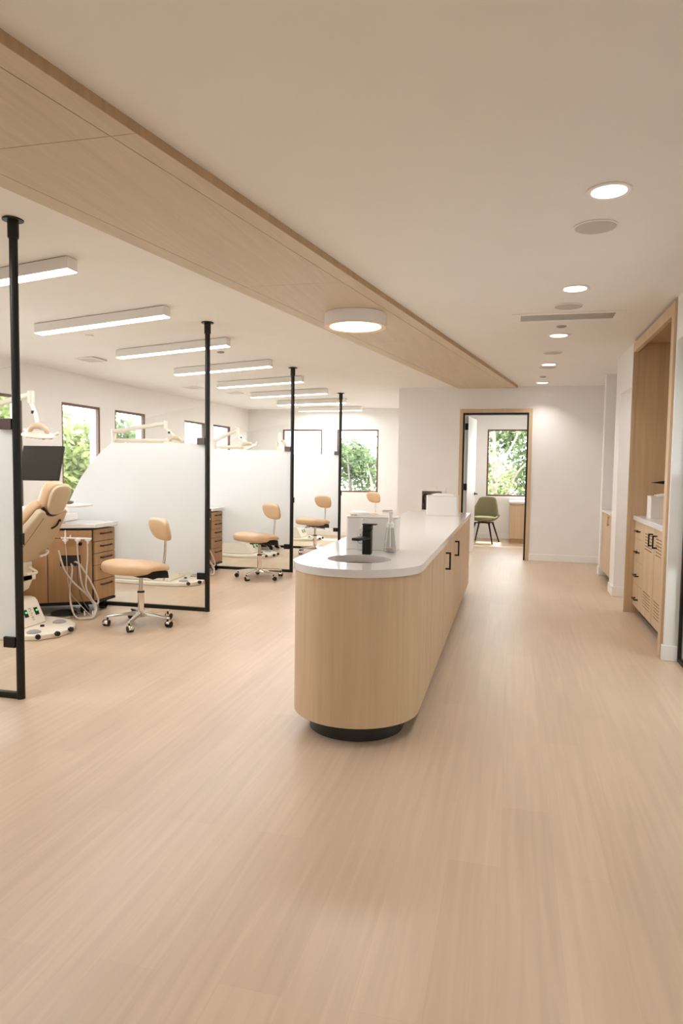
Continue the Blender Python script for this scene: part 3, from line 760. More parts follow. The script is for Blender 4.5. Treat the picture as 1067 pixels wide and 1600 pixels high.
# ------------------------------------------------------------------ office furniture
oc = thing('credenza', 'low pale oak cabinet with white top under the office window', 'cabinet', (.45, 13.85, 0))
MB().box(-.005, .95, 13.47, 14.24, 0, .095).build('plinth', 'oak_dark', oc)
MB().box(-.025, .97, 13.45, 14.245, .095, .735).build('cabinet_body', 'oak_vertical', oc, bevel=.002)
MB().box(-.035, .98, 13.44, 14.245, .737, .765).build('cabinet_rail', 'oak_vertical', oc, bevel=.002)
MB().box(-.045, .99, 13.43, 14.245, .766, .80).build('white_top', 'quartz', oc, bevel=.002)
gc = thing('green_chair', 'olive green bucket chair with black legs seen through the office door', 'chair', (-.50, 13.43, 0))
gx, gy = -.50, 13.43
def shell(u, v, t_=0):
    # u -1..1 across, v 0..1 from seat front to back top
    if v < .5:
        s = v/.5; y = -.23+.40*s; z = .455-.035*math.sin(PI*s*.6); wd = .262+.012*s; lift = .07*s*abs(u)**3*1.6
        return Vector((u*wd, y, z+lift+.03*abs(u)**4))
    s = (v-.5)/.5
    wd = .274-.11*s**1.1; z = .425+.45*s; y = .17+.08*s-.17*(abs(u)**2)*(1-s)*1.0-.04*abs(u)**2*s
    zz = z+.0+(.10*abs(u)**3)*(1-s)
    return Vector((u*wd, y, min(zz, .905)-.03*abs(u)**4*s))
ang = math.radians(-14); Rz = Matrix.Rotation(ang, 3, 'Z')
vs = []; fs = []; NU, NV = 16, 28
for j in range(NV+1):
    for i in range(NU+1):
        vs.append(Rz @ shell(-1+2*i/NU, j/NV)+Vector((gx, gy, 0)))
fs = [(j*(NU+1)+i, j*(NU+1)+i+1, (j+1)*(NU+1)+i+1, (j+1)*(NU+1)+i) for j in range(NV) for i in range(NU)]
o = MB().add(vs, fs).build('bucket_shell', 'green_fabric', gc, recalc=False)
m = o.modifiers.new('thick', 'SOLIDIFY'); m.thickness = .045; m.offset = 0
m = o.modifiers.new('sub', 'SUBSURF'); m.levels = 1; m.render_levels = 1
def q(x, y, z): v_ = Rz @ Vector((x, y, z)); return (v_.x+gx, v_.y+gy, v_.z)
MB().blob(superell(.215, .205, .04, .6, .65, (gx, gy-.02, .475)), 32, 12).build('seat_pad', 'green_fabric', gc)
MB().box(gx-.20, gx+.20, gy-.02, gy+.02, .375, .395, rz=ang+.78).box(gx-.20, gx+.20, gy-.02, gy+.02, .375, .395, rz=ang-.78).cyl((gx, gy, .375), (gx, gy, .41), .06).build('under_frame', 'black_metal', gc)
for sx_, sy_ in ((-1, -1), (1, -1), (1, 1), (-1, 1)):
    MB().cyl(q(sx_*.13, sy_*.13, .39), q(sx_*.235, sy_*.235, .003), .017, .012).build('leg', 'black_metal', gc)

# ------------------------------------------------------------------ dental stools
def make_stool(cx, cy, rot0, label, face=55):
    t = thing('dental_stool', label, 'stool', (cx, cy, 0), 'tan dental stools on chrome star bases')
    Rf = Matrix.Rotation(math.radians(face), 3, 'Z'); C3 = Vector((cx, cy, 0))
    def turn(mb): mb.v = [tuple(Rf @ (Vector(p)-C3)+C3) for p in mb.v]; return mb
    # seat: thick rounded front lobe (towards -x before turning), thinner rear over the mechanism
    def deform(p):
        s = p.x/.29
        z = p.z*(1.0-.18*s)
        if p.z < 0: z = p.z*(1.25 if s < -.25 else max(.45, 1.25-.8*(s+.25)/.45))
        z += .016*math.cos(s*PI*.6+.5)-.014*s
        z += .014*(abs(p.y)/.24)**2*(-1 if s < 0 else .2)-.012*math.exp(-((s-.1)/.3)**2)
        return (p.x, p.y*(1-.10*max(0, s)+.04*max(0, -s)), z)
    sc0 = (cx-.045, cy, .515)
    turn(MB().blob(superell(.285, .245, .056, .62, .82, sc0, deform), 56, 22)).build('seat', 'tan_vinyl', t)
    turn(MB().prism([(cx-.12, .480), (cx+.20, .474), (cx+.21, .410), (cx+.10, .418), (cx+.06, .408), (cx, .430), (cx-.08, .440)], cy-.12, cy+.12, lambda u, z, a: (u, a, z))).build('seat_mechanism', 'black_plastic', t, bevel=.006)
    turn(MB().tube([(cx, cy+.10, .43), (cx+.01, cy+.17, .415), (cx+.02, cy+.21, .41)], .006, smooth=3).blob(superell(.012, .03, .008, 1, 1, (cx+.02, cy+.225, .41)), 12, 8)).build('height_lever', 'black_plastic', t)
    turn(MB().tube([(cx+.215, cy, .375), (cx+.216, cy, .50), (cx+.228, cy, .60), (cx+.235, cy, .70), (cx+.232, cy, .80)], .0125, smooth=4)).build('back_post', 'chrome', t)
    def bd(p):
        z = p.z; y = p.y*(1-.16*(-z/.11 if z < 0 else 0)); x = p.x-.025*(z/.1)-.9*(y*y)
        return (x, y, z)
    turn(MB().blob(superell(.034, .180, .104, .60, .74, (cx+.205, cy, .838), bd), 40, 20)).build('backrest', 'tan_vinyl', t)
    MB().lathe([(.018, .26), (.018, .44)], (cx, cy, 0), 20).build('gas_lift', 'steel', t)
    MB().lathe([(.030, .085), (.027, .10), (.027, .285), (.030, .290), (.029, .300), (.02, .301)], (cx, cy, 0), 24).build('lift_sleeve', 'chrome', t)
    MB().lathe([(.026, .286), (.032, .288), (.032, .298), (.026, .302)], (cx, cy, 0), 24).build('lift_collar', 'black_plastic', t)
    hub = MB(); rr = .282
    hub.lathe([(.04, .072), (.05, .085), (.042, .118), (.03, .125)], (cx, cy, 0), 24)
    for k in range(5):
        a = math.radians(rot0+72*k); d = Vector((math.cos(a), math.sin(a), 0)); n = Vector((-d.y, d.x, 0)); C0 = Vector((cx, cy, 0))
        vs = []
        for s_, wd, zt, zb in ((.02, .030, .122, .085), (.14, .022, .112, .088), (.26, .017, .096, .078), (.300, .013, .092, .076)):
            b0 = C0+d*s_
            vs += [b0-n*wd+Vector((0, 0, zb)), b0+n*wd+Vector((0, 0, zb)), b0+n*wd*.7+Vector((0, 0, zt)), b0-n*wd*.7+Vector((0, 0, zt))]
        fs = [(0, 1, 2, 3), (12, 15, 14, 13)]
        for i in range(3):
            for j in range(4): fs.append((i*4+j, (i+1)*4+j, (i+1)*4+(j+1) % 4, i*4+(j+1) % 4))
        hub.add(vs, fs)
    hub.build('star_base', 'chrome', t, bevel=.004)
    for k in range(5):
        a = math.radians(rot0+72*k); d = Vector((math.cos(a), math.sin(a), 0)); C0 = Vector((cx, cy, 0))
        w0 = C0+d*rr; a2 = a+.9+.7*math.sin(k*2.3); e = Vector((math.cos(a2), math.sin(a2), 0)); side = Vector((-e.y, e.x, 0))
        c_ = w0+e*.014
        cs_ = MB(); cs_.cyl(w0+Vector((0, 0, .05)), w0+Vector((0, 0, .082)), .008)
        for s_ in (-1, 1):
            p = c_+side*(.0085*s_)+Vector((0, 0, .0265)); cs_.cyl(p, p+side*(.014*s_), .0265, n=20)
        co = cs_.build('caster', 'black_plastic', t)
        hd = MB()
        NN = 10; vs = []
        for i in range(NN+1):
            th = PI*(-.05)+PI*1.0*i/NN
            for s_ in (-.026, .026):
                vs.append(c_+e*(math.cos(th)*.031)+side*s_+Vector((0, 0, .0285+math.sin(th)*.031)))
        hd.add(vs, [(2*i, 2*i+1, 2*i+3, 2*i+2) for i in range(NN)])
        ho = hd.build('caster_hood', 'chrome', co, recalc=False)
        m = ho.modifiers.new('thick', 'SOLIDIFY'); m.thickness = .003
    return t
make_stool(-3.15, 5.42, -80, 'tan stool nearest the viewer, with thick cushioned seat')
make_stool(-3.065, 8.136, 40, 'tan stool in front of the partition by the third black post')
make_stool(-3.09, 10.75, 12, 'tan stool left of the farthest black post, partly behind the island', 62)
make_stool(-2.66, 12.75, 30, 'tan stool by the far windows, only its backrest showing above the island', 55)

# ------------------------------------------------------------------ treatment consoles (mobile wooden drawer units)
def make_console(dy, label, with_handle=False):
    O = Vector((-4.2, 5.75+dy, 0))
    t = thing('treatment_console', label, 'cabinet', O, 'wooden treatment consoles on casters')
    P1 = Vector((-3.805, 5.697+dy)); P2 = Vector((-4.20, 5.465+dy)); d = (P2-P1).normalized(); nn = Vector((-d.y, d.x))
    if nn.y > 0: nn = -nn
    P3 = P1+d*.78
    yb = 6.045+dy
    body = [(-3.815, yb), (-3.815, P1.y+.004), tuple(P3-nn*.018), (-4.75, P3.y+.10), (-4.75, yb)]
    MB().prism(body, .115, .795).build('carcass', 'toe_kick_black', t)
    MB().prism([(-3.795, yb), (-3.795, P1.y), tuple(P1+nn*.006), tuple(P3+nn*.006), (-4.77, P3.y+.08), (-4.77, yb)], .088, .114).build('base_plate', 'black_plastic', t, bevel=.003)
    MB().prism([(-3.765, yb+.005), (-3.765, P1.y-.01), (P1.x-.03, P1.y-.045), tuple(P3+nn*.03), (-4.80, P3.y+.06), (-4.80, yb+.005)], .812, .852).build('countertop', 'quartz', t, bevel=.005)
    def face(s0, s1, z0, z1, o0, o1, mb=None):
        mb = mb or MB(); A = P1+d*s0; B = P1+d*s1
        mb.prism([tuple(A+nn*o0), tuple(B+nn*o0), tuple(B+nn*o1), tuple(A+nn*o1)], z0, z1); return mb
    # drawers on the right-hand face
    zz = [.118, .308, .452, .566, .678, .796]
    for i in range(5):
        dr_ = MB().box(-3.815, -3.797, P1.y+.012, yb-.004, zz[i]+.003, zz[i+1]-.003).build('drawer', 'cabinet_wood', t, bevel=.001)
        z = zz[i+1]-.045 if i else zz[1]-.045
        y0 = P1.y+.10; y1 = y0+.17
        MB().tube([(-3.797, y0, z), (-3.775, y0+.004, z), (-3.772, y0+.03, z), (-3.772, y1-.03, z), (-3.775, y1-.004, z), (-3.797, y1, z)], .007, smooth=2).build('handle', 'black_metal', dr_)
    op = [[(P1+d*.12), (P1+d*.30)]]
    fp = lambda u, z, a: ((P1+d*u+nn*a).x, (P1+d*u+nn*a).y, z)
    dd = MB().prism([(.015, .118), (.398, .118), (.398, .715), (.015, .715)], -.016, .003, fp, [[(.115, .455), (.295, .455), (.295, .558), (.115, .558)]]).build('front_door', 'cabinet_wood', t, smooth=False)
    face(.015, .44, .722, .790, -.016, .003).build('top_rail_panel', 'cabinet_wood', t)
    face(.405, .77, .118, .715, -.016, .003).build('left_door', 'cabinet_wood', t)
    if with_handle:
        A = P1+d*.055+nn*.003; 
        MB().tube([(A.x, A.y, .52), (A.x+nn.x*.03, A.y+nn.y*.03, .525), (A.x+nn.x*.03, A.y+nn.y*.03, .68), (A.x, A.y, .685)], .006, smooth=2).build('door_handle', 'black_metal', dd)
    pt = lambda s, z, o: (P1.x+d.x*s+nn.x*o, P1.y+d.y*s+nn.y*o, z)
    MB().tube([pt(.012, .715, .05), pt(.28, .728, .05)], .009, smooth=0).tube([pt(.20, .728, .05), pt(.20, .745, .0)], .008, smooth=0).build('holder_bar', 'white_plastic', t)
    MB().cyl(pt(.115, .665, .0), pt(.115, .665, .03), .016).build('knob', 'black_plastic', t)
    for s_ in (.045, .135, .24):
        hm = MB(); hm.lathe([(.014, 0), (.015, .028), (.010, .032)], pt(s_, .690, .062), 14)
        hm.box(pt(s_, 0, .062)[0]-.022, pt(s_, 0, .062)[0]+.022, pt(s_, 0, .062)[1]-.012, pt(s_, 0, .062)[1]+.012, .700, .716)
        hm.cyl(pt(s_, .690, .062), pt(s_, .672, .062), .009, .007)
        if s_ > .2: hm.cyl(pt(s_, .72, .062), pt(s_, .80, .062), .009, .006)
        hm.build('instrument_holder', 'white_plastic', t)
    def px(l, o=.07, o2=None):
        out = []
        for i, (x, y) in enumerate(l):
            z = .794-(y-828)*.00608; extra = max(0, (.12-z))*1.3
            out.append(pt((147-x)*.0056, max(z, .016), (o[i] if isinstance(o, list) else o)+extra))
        return out
    MB().tube(px([(138, 846), (138.5, 866), (137, 888), (135.7, 915), (143, 930), (152, 946), (148, 958), (136, 963), (124, 960), (113, 945), (110, 921), (114, 890), (110, 878)], [.062, .065, .07, .08, .09, .09, .1, .1, .09, .07, .05, .03, -.03]), .0075, 8, 5).build('hose', 'hose_grey', t)
    MB().tube(px([(122, 847), (123, 866), (125, 883), (129, 910), (137, 926), (150, 945), (147, 957), (136, 960), (121, 957), (112, 940), (110, 915), (113, 893), (114, 880)], [.062, .06, .06, .065, .07, .08, .09, .085, .07, .06, .05, .03, -.03]), .0075, 8, 5).build('hose', 'hose_grey', t)
    MB().tube(px([(94.6, 857), (98, 872), (104, 890), (117, 908), (131, 921), (142, 932), (152, 941), (154.5, 936), (151, 925), (143, 908), (134, 893), (126, 881), (119, 877), (116, 879)], [.11, .10, .09, .08, .08, .08, .08, .075, .07, .06, .05, .04, .01, -.03]), .0085, 8, 5).build('hose', 'hose_grey', t)
    MB().tube(px([(104, 848), (105.5, 870), (107, 903), (112, 925), (122, 938), (135, 949), (146, 956), (150, 950), (146, 942)], .05), .0035, 6, 5).build('thin_tube', 'hose_grey', t)
    MB().tube(px([(121, 880), (122, 905), (127, 930), (138, 947), (145, 951)], .03), .004, 6, 5).build('thin_tube', 'hose_dark', t)
    for (x, y) in ((-3.86, 5.93+dy), (-3.90, 5.69+dy), (-4.58, 5.30+dy), (-4.66, 5.97+dy)):
        c_ = MB().box(x-.028, x+.028, y-.02, y+.02, .05, .088).box(x-.028, x-.012, y-.032, y+.032, .02, .06).box(x+.012, x+.028, y-.032, y+.032, .02, .06)
        c_.cyl((x-.028, y, .030), (x+.028, y, .030), .030).build('caster', 'black_plastic', t)
    for x, s_ in ((133, .05), (146, .04)):
        p = pt((147-x)*.0056, .012, .10); MB().cyl((p[0], p[1], .004), (p[0], p[1], .05), .016, .009).build('hose_valve', 'chrome', t)
    return t
make_console(0, 'brown wooden treatment console with five drawers in the nearest bay')
make_console(STALL, 'brown wooden treatment console just right of the second black post', True)
make_console(2*STALL, 'brown wooden treatment console behind the frosted partition at the third black post', True)

# things on the nearest console: tray with mouse, monitor
t = thing('keyboard_tray', 'cream swing-out tray with wire loop behind the chair headrest', 'tray', (-4.05, 5.62, .852))
MB().box(-4.28, -3.82, 5.46, 5.72, 1.016, 1.036).build('tray_top', 'cream_plastic', t, bevel=.006)
MB().cyl((-4.10, 5.66, .8535), (-4.10, 5.66, 1.016), .018).build('tray_post', 'cream_plastic', t)
MB().tube([(-4.02, 5.462, 1.018), (-4.01, 5.45, .975), (-3.98, 5.45, .965), (-3.92, 5.45, .965), (-3.89, 5.45, .975), (-3.91, 5.455, 1.0), (-3.905, 5.462, 1.018)], .004).build('wire_loop', 'cream_plastic', t)
o = MB().blob(superell(.052, .032, .017, .8, .9, (-4.0, 5.60, 1.0535)), 20, 10).build('computer_mouse', 'hose_dark'); tag(o, 'dark computer mouse on the cream tray', 'mouse')
t = thing('monitor', 'black flat monitor left of the window by the nearest black post', 'monitor', (-4.05, 5.32, 1.256))
MR = Matrix.Translation((-4.085, 5.34, 1.412)) @ Matrix.Rotation(math.radians(8), 4, 'Z') @ Matrix.Rotation(math.radians(-20), 4, 'X')
MB().box(-.192, .192, -.012, .012, -.162, .162, M=MR).build('monitor_panel', 'black_plastic', t, bevel=.003)
MB().box(-.186, .186, -.0135, -.0122, -.156, .156, M=MR).build('screen', 'screen_dark', t)
MB().tube([(-4.03, 5.36, 1.40), (-4.03, 5.42, 1.32), (-4.06, 5.46, 1.16), (-4.34, 5.50, 1.0), (-4.36, 5.53, .870)], .014, 10, 4).build('monitor_arm', 'cream_plastic', t)
MB().tube([(-3.98, 5.34, 1.27), (-4.02, 5.36, 1.20), (-4.09, 5.38, 1.15), (-4.08, 5.38, 1.08), (-4.0, 5.40, 1.02), (-3.95, 5.42, .97)], .0045, 6, 5).build('cable', 'hose_dark', t)
t = thing('instrument_unit', 'white low equipment unit on the nearest console left of the headrest', 'dental unit', (-4.45, 5.75, .852))
MB().prism([(-4.73, 5.55), (-4.20, 5.55), (-4.16, 5.70), (-4.16, 5.98), (-4.73, 5.98)], .8535, .93).build('unit_base', 'white_plastic', t, bevel=.012)
MB().box(-4.70, -4.22, 5.72, 5.96, .931, .985).build('unit_shelf', 'white_plastic', t, bevel=.01)
MB().cyl((-4.3, 5.549, .89), (-4.3, 5.54, .89), .008).cyl((-4.22, 5.60, .932), (-4.22, 5.60, .945), .01).build('unit_button', 'rubber_grey', t)

# round foot control on the floor
def foot_control(dy, label):
    t = thing('foot_control', label, 'foot pedal', (-3.99, 5.50+dy, 0), 'round foot controls under the consoles')
    x, y = -3.99, 5.50+dy
    MB().lathe([(.135, .002), (.14, .008), (.138, .020), (.12, .026)], (x, y, 0), 36).build('pedal_ring', 'steel', t)
    MB().lathe([(.118, .021), (.112, .040), (.07, .052), (.004, .055)], (x, y, 0), 36).build('pedal_disc', 'black_plastic', t)
foot_control(0, 'round black foot control with silver rim in front of the nearest console')

# ------------------------------------------------------------------ dental chairs
def make_chair(dy, label):
    yc = 4.93+dy; O = (-4.1, yc, 0)
    t = thing('dental_chair', label, 'dental chair', O, 'tan and cream dental chairs')
    xz = lambda u, z, a: (u, a, z)
    plate = [(-5.02, yc-.24), (-4.0, yc-.33), (-3.72, yc-.33), (-3.54, yc-.26), (-3.455, yc-.12), (-3.45, yc+.06), (-3.52, yc+.20), (-3.66, yc+.31), (-3.85, yc+.36), (-5.02, yc+.28)]
    MB().prism(plate, 0, .048).build('base_plate', 'cream_plastic', t, bevel=.012, segs=3)
    bc = MB().prism([(-3.775, .048), (-3.862, .235), (-3.885, .258), (-3.93, .268), (-4.85, .23), (-4.9, .048)], yc-.27, yc+.16, xz).build('base_cover', 'cream_plastic', t, bevel=.014, segs=3)
    sl = .087/.187
    for dyy in (-.045, .085):
        z = .155; x = -3.775-sl*(z-.048)
        so = MB().box(x-.004, x+.006, yc+dyy-.020, yc+dyy+.020, z-.032, z+.032, ry=-.425).build('switch', 'black_plastic', bc)
        so['label'] = 'black rocker switch with green light'
        MB().box(x+.004, x+.010, yc+dyy-.007, yc+dyy+.005, z+.002, z+.016, ry=-.425).build('switch_light', 'led_green', so)
    lg = MB()
    for i, (ddy, dz, ww, hh) in enumerate(((.055, .20, .026, .006), (.062, .188, .012, .010), (.05, .178, .022, .005), (.06, .16, .020, .010), (.052, .146, .024, .005), (.056, .128, .024, .012), (.056, .108, .022, .006))):
        z = dz-.012; ddy -= .036; x = -3.775-sl*(z-.048)+.0015; lg.box(x-.001, x+.002, yc+ddy-ww/2, yc+ddy+ww/2, z-hh/2, z+hh/2, ry=-.425)
    lg.build('grey_logo_print', 'print_grey', bc)
    for (x, y) in ((-3.626, yc-.20), (-3.662, yc+.174)):
        MB().lathe([(.055, .0485), (.054, .056), (.035, .066), (.004, .068)], (x, y, 0), 28).build('pedal_disc', 'rubber_grey', t)
    MB().lathe([(.018, .0485), (.015, .062), (.003, .064)], (-3.70, yc+.0, 0), 18).build('pedal_knob', 'black_plastic', t)
    for (x, y, ax, ay) in ((-3.535, yc-.275, .75, -.65), (-3.462, yc-.145, .95, -.3), (-3.452, yc+.01, 1, 0)):
        p0 = Vector((x, y, .040)); dv = Vector((ax, ay, 0)).normalized()
        MB().cyl(p0-dv*.004, p0+dv*.012, .013).cyl(p0+dv*.010, p0+dv*.032, .021, .019).build('toe_knob', 'black_plastic', t)
    # lift column and arm
    MB().prism([(-4.05, .26), (-3.90, .34), (-3.86, .42), (-3.86, .58), (-4.02, .60), (-4.30, .55), (-4.42, .26)], yc-.10, yc+.10, xz).build('lift_arm', 'cream_plastic', t, bevel=.015, segs=3)
    MB().box(-4.03, -3.86, yc-.13, yc+.14, .415, .475).build('pivot_cover', 'cream_plastic', t, bevel=.01)
    MB().prism([(-4.80, .585), (-3.99, .575), (-3.93, .60), (-3.95, .625), (-4.80, .64)], yc-.24, yc+.24, xz).build('seat_pan', 'shell_plastic', t, bevel=.01)
    MB().blob(superell(.45, .265, .055, .5, .45, (-4.38, yc, .685)), 40, 14).build('seat_cushion', 'tan_vinyl', t)
    lgm = superell(.24, .22, .05, .5, .5, (0, 0, 0))
    Ml = Matrix.Translation((-5.0, yc, .61)) @ Matrix.Rotation(math.radians(-22), 4, 'Y')
    MB().blob(lambda u, v: Ml @ lgm(u, v), 36, 12).build('leg_rest', 'tan_vinyl', t)
    # back: plane leaning towards +x
    B0 = Vector((-3.905, yc, .575)); up = Vector((.36, 0, .50)).normalized(); ac = Vector((0, 1, 0)); nb = ac.cross(up).normalized()
    if nb.x < 0: nb = -nb       # outward (back side) normal
    outl = [(-.085, .0), (-.15, .03), (-.215, .10), (-.245, .22), (-.235, .34), (-.195, .47), (-.175, .545), (-.150, .565), (-.115, .560), (-.085, .535), (-.04, .515), (.04, .515), (.085, .535), (.115, .560), (.150, .565), (.175, .545), (.195, .47), (.235, .34), (.245, .22), (.215, .10), (.15, .03), (.085, .0)]
    f3 = lambda u, v, a: tuple(B0+ac*u+up*v+nb*a)
    bk = MB().prism(outl, -.035, .022, f3).build('back_shell', 'shell_plastic', t, bevel=.014, segs=3)
    rb = MB()
    rb.tube([B0+ac*(-.10)+up*.50+nb*.0225, B0+ac*(-.115)+up*.34+nb*.0225, B0+ac*(-.14)+up*.18+nb*.0225, B0+ac*(-.18)+up*.09+nb*.0225], .0028, 6, 4)
    rb.build('shell_crease', 'seam_dark', bk)
    MB().tube([B0+ac*.125+up*.455+nb*.024, B0+ac*.12+up*.43+nb*.034, B0+ac*.105+up*.40+nb*.034, B0+ac*.085+up*.375+nb*.026], .007, 8, 4).blob(superell(.011, .013, .011, 1, 1, B0+ac*.127+up*.462+nb*.03), 12, 8).build('headrest_release', 'black_plastic', bk)
    for u_, v_ in ((-.15, .535), (.15, .535), (.16, .09)):
        MB().cyl(f3(u_, v_, .021), f3(u_, v_, .0245), .006, n=12).build('screw', 'steel', bk)
    def bdef(u, v):
        p = superell(.24, .30, .055, .5, .45, (0, 0, 0))(u, v)
        wv = 1-.22*max(0, p.y/.30)
        return B0+ac*(p.x*wv)+up*(p.y+.29)+nb*(p.z*1.0-.085)
    MB().blob(bdef, 44, 16).build('back_cushion', 'tan_vinyl', t)
    # headrest
    H0 = B0+up*.652+nb*-.028; hu = Vector((.20, 0, .55)).normalized(); hn = ac.cross(hu).normalized()
    if hn.x < 0: hn = -hn
    def hs(u, v):
        p = superell(.118, .128, .022, .5, .72, (0, 0, 0))(u, v); return H0+ac*(p.x*(1-.12*p.y/.128*-1))+hu*p.y+hn*(p.z+.02)
    hso = MB().blob(hs, 40, 12).build('headrest_shell', 'shell_plastic', t)
    def hc(u, v):
        p = superell(.122, .135, .055, .55, .7, (0, 0, 0))(u, v); return H0+ac*p.x+hu*p.y+hn*(p.z-.045)
    MB().blob(hc, 40, 16).build('headrest_cushion', 'tan_vinyl', t)
    MB().tube([B0+ac*-.125+up*.575+nb*-.02, B0+ac*-.085+up*.542+nb*.008, B0+up*.522+nb*.016, B0+ac*.085+up*.542+nb*.008, B0+ac*.125+up*.575+nb*-.02], .013, 8, 4).build('headrest_bracket', 'black_plastic', t)
    MB().tube([B0+up*.44+nb*0, B0+up*.55+nb*-.005, H0-hu*.05], .020, 8, 2).build('headrest_bar', 'black_plastic', t)
    MB().tube([B0+ac*.20+up*.10+nb*.0, B0+ac*.23+up*.12+nb*.03, B0+ac*.20+up*.10+nb*.05, B0+ac*.13+up*.09+nb*.05], .010, 8, 4).build('arm_bracket', 'cream_plastic', t)
    MB().tube([(-3.84, yc+.02, .54), (-3.80, yc+.06, .50), (-3.80, yc+.05, .485), (-3.83, yc-.02, .485)], .012, 8, 4).build('back_release_lever', 'cream_plastic', t)
    return t
clab = ['tan dental chair with cream back shell in the nearest bay', 'tan dental chair behind the frosted partition at the second black post',
        'tan dental chair behind the frosted partition at the third black post', 'tan dental chair behind the frosted partition at the farthest black post']
ch0 = make_chair(0, clab[0])
ch0.location.x -= .085
for k in (1, 2, 3): dup(ch0, (ch0.location.x, ch0.location.y+STALL*k, 0), clab[k])

# ------------------------------------------------------------------ dental lights on posts
def dental_light(post, ztop, elbow, zlow, zhigh, joint, head, tilt, label, low_from=None):
    t = thing('dental_light', label, 'dental light', (post[0], post[1], 0), 'cream dental examination lights')
    MB().cyl((post[0], post[1], .0), (post[0], post[1], ztop), .030, n=20).lathe([(.09, 0), (.09, .02), (.05, .03)], (post[0], post[1], 0), 24).build('post', 'cream_plastic', t)
    MB().tube([(post[0], post[1], zlow), (elbow[0], elbow[1], zlow)], .026, 14, 0).build('lower_arm', 'cream_plastic', t)
    MB().cyl((elbow[0], elbow[1], zlow-.035), (elbow[0], elbow[1], zhigh+.03), .030, n=18).build('elbow', 'cream_plastic', t)
    J = Vector(joint)
    MB().tube([(elbow[0], elbow[1], zhigh), tuple(J)], [.030, .024], 14, 0).build('upper_arm', 'cream_plastic', t)
    H = Vector(head)
    MB().cyl(J+Vector((0, 0, .03)), J-Vector((0, 0, .07)), .027, n=18).build('wrist', 'cream_plastic', t)
    K = J-Vector((0, 0, .07))
    M1 = H+Vector((-.01, 0, .085))
    MB().tube([K, K*.5+M1*.5+Vector((.012, 0, 0)), M1], .016, 10, 4).build('drop_rod', 'cream_plastic', t)
    mp = K*.6+M1*.4
    MB().cyl(mp-Vector((.0, 0, .014)), mp+Vector((0, 0, .010)), .021, n=14).build('swivel_band', 'black_plastic', t)
    R = Matrix.Rotation(tilt[1], 3, 'Y') @ Matrix.Rotation(tilt[0], 3, 'X')
    def tr(p): return R @ Vector(p)+H
    MB().tube([tr((-.085, 0, .012)), tr((-.07, 0, .06)), tr((0, 0, .085)), tr((.07, 0, .06)), tr((.095, 0, .012))], [.014, .022, .028, .022, .014], 10, 5).build('yoke', 'shell_plastic', t)
    hd = MB().blob(lambda u, v: tr(superell(.155, .085, .030, .8, .85, (0, 0, 0), lambda p: (p.x, p.y, p.z if p.z > 0 else p.z*.35))(u, v)), 40, 14).build('light_head', 'cream_plastic', t)
    ln = MB()
    for i in range(-3, 4):
        for j in (-1, 0, 1):
            if abs(i) == 3 and j: continue
            c0 = tr((i*.038, j*.042, -.0115)); c1 = tr((i*.038, j*.042, -.018)); ln.cyl(c0, c1, .017, .012, n=10)
    ln.build('lens_array', 'chrome', hd)
    for s_ in (-1, 1):
        MB().cyl(tr((s_*.13, .02, .012)), tr((s_*.165, .04, .035)), .012, n=12).build('grip', 'cream_plastic', t)
    return t
dental_light((-4.30, 5.21), 1.74, (-4.80, 5.21), 1.70, 1.84, (-3.93, 5.02, 1.985), (-3.83, 4.98, 1.64), (.18, .10), 'cream dental light above the black monitor in the nearest bay')
dental_light((-4.16, 7.86), 1.72, (-4.837, 7.70), 1.705, 1.815, (-4.10, 7.66, 1.915), (-3.95, 7.62, 1.655), (.15, .2), 'cream dental light arm above the second frosted partition, before a window')
dental_light((-4.20, 10.47), 1.72, (-4.65, 10.30), 1.705, 1.80, (-4.24, 10.25, 1.985), (-4.05, 10.2, 1.68), (.3, -.4), 'cream dental light with steep arm above the third frosted partition')
dental_light((-4.20, 12.9), 1.76, (-4.45, 12.75), 1.71, 1.80, (-4.36, 12.6, 2.02), (-4.27, 12.5, 1.80), (.2, 1.15), 'cream dental light turned on edge by the left far window')

# ------------------------------------------------------------------ outdoors
struct(MB().box(-60, 60, -40, 90, -4.1, -4.0).build('ground', 'ground_green', smooth=False))
def leaf_cloud(name, centers, n, size, m, parent, seed, sheet=1.0):
    rnd = random.Random(seed); mb = MB(); vs = []; fs = []
    tot = sum(r**2 for *_, r in centers)
    for (x, y, z, r) in centers:
        k = int(n*r*r/tot)
        for _ in range(k):
            d = Vector((rnd.gauss(0, 1), rnd.gauss(0, 1), rnd.gauss(0, .8))).normalized()*r*rnd.uniform(.35, 1.0)
            c_ = Vector((x, y, z))+d
            a = Vector((rnd.gauss(0, 1), rnd.gauss(0, 1), rnd.gauss(0, .6)-.3)).normalized(); b_ = a.orthogonal().normalized()
            b_ = (Matrix.Rotation(rnd.uniform(0, 2*PI), 3, a) @ b_); nn = a.cross(b_)
            s_ = size*rnd.uniform(.6, 1.3); i = len(vs)
            vs += [c_-a*s_, c_+b_*s_*.42+nn*s_*.12, c_+a*s_, c_-b_*s_*.42+nn*s_*.12]
            fs += [(i, i+1, i+2), (i, i+2, i+3)]
    mb.add(vs, fs); o = mb.build(name, m, parent, recalc=False, smooth=False); return o
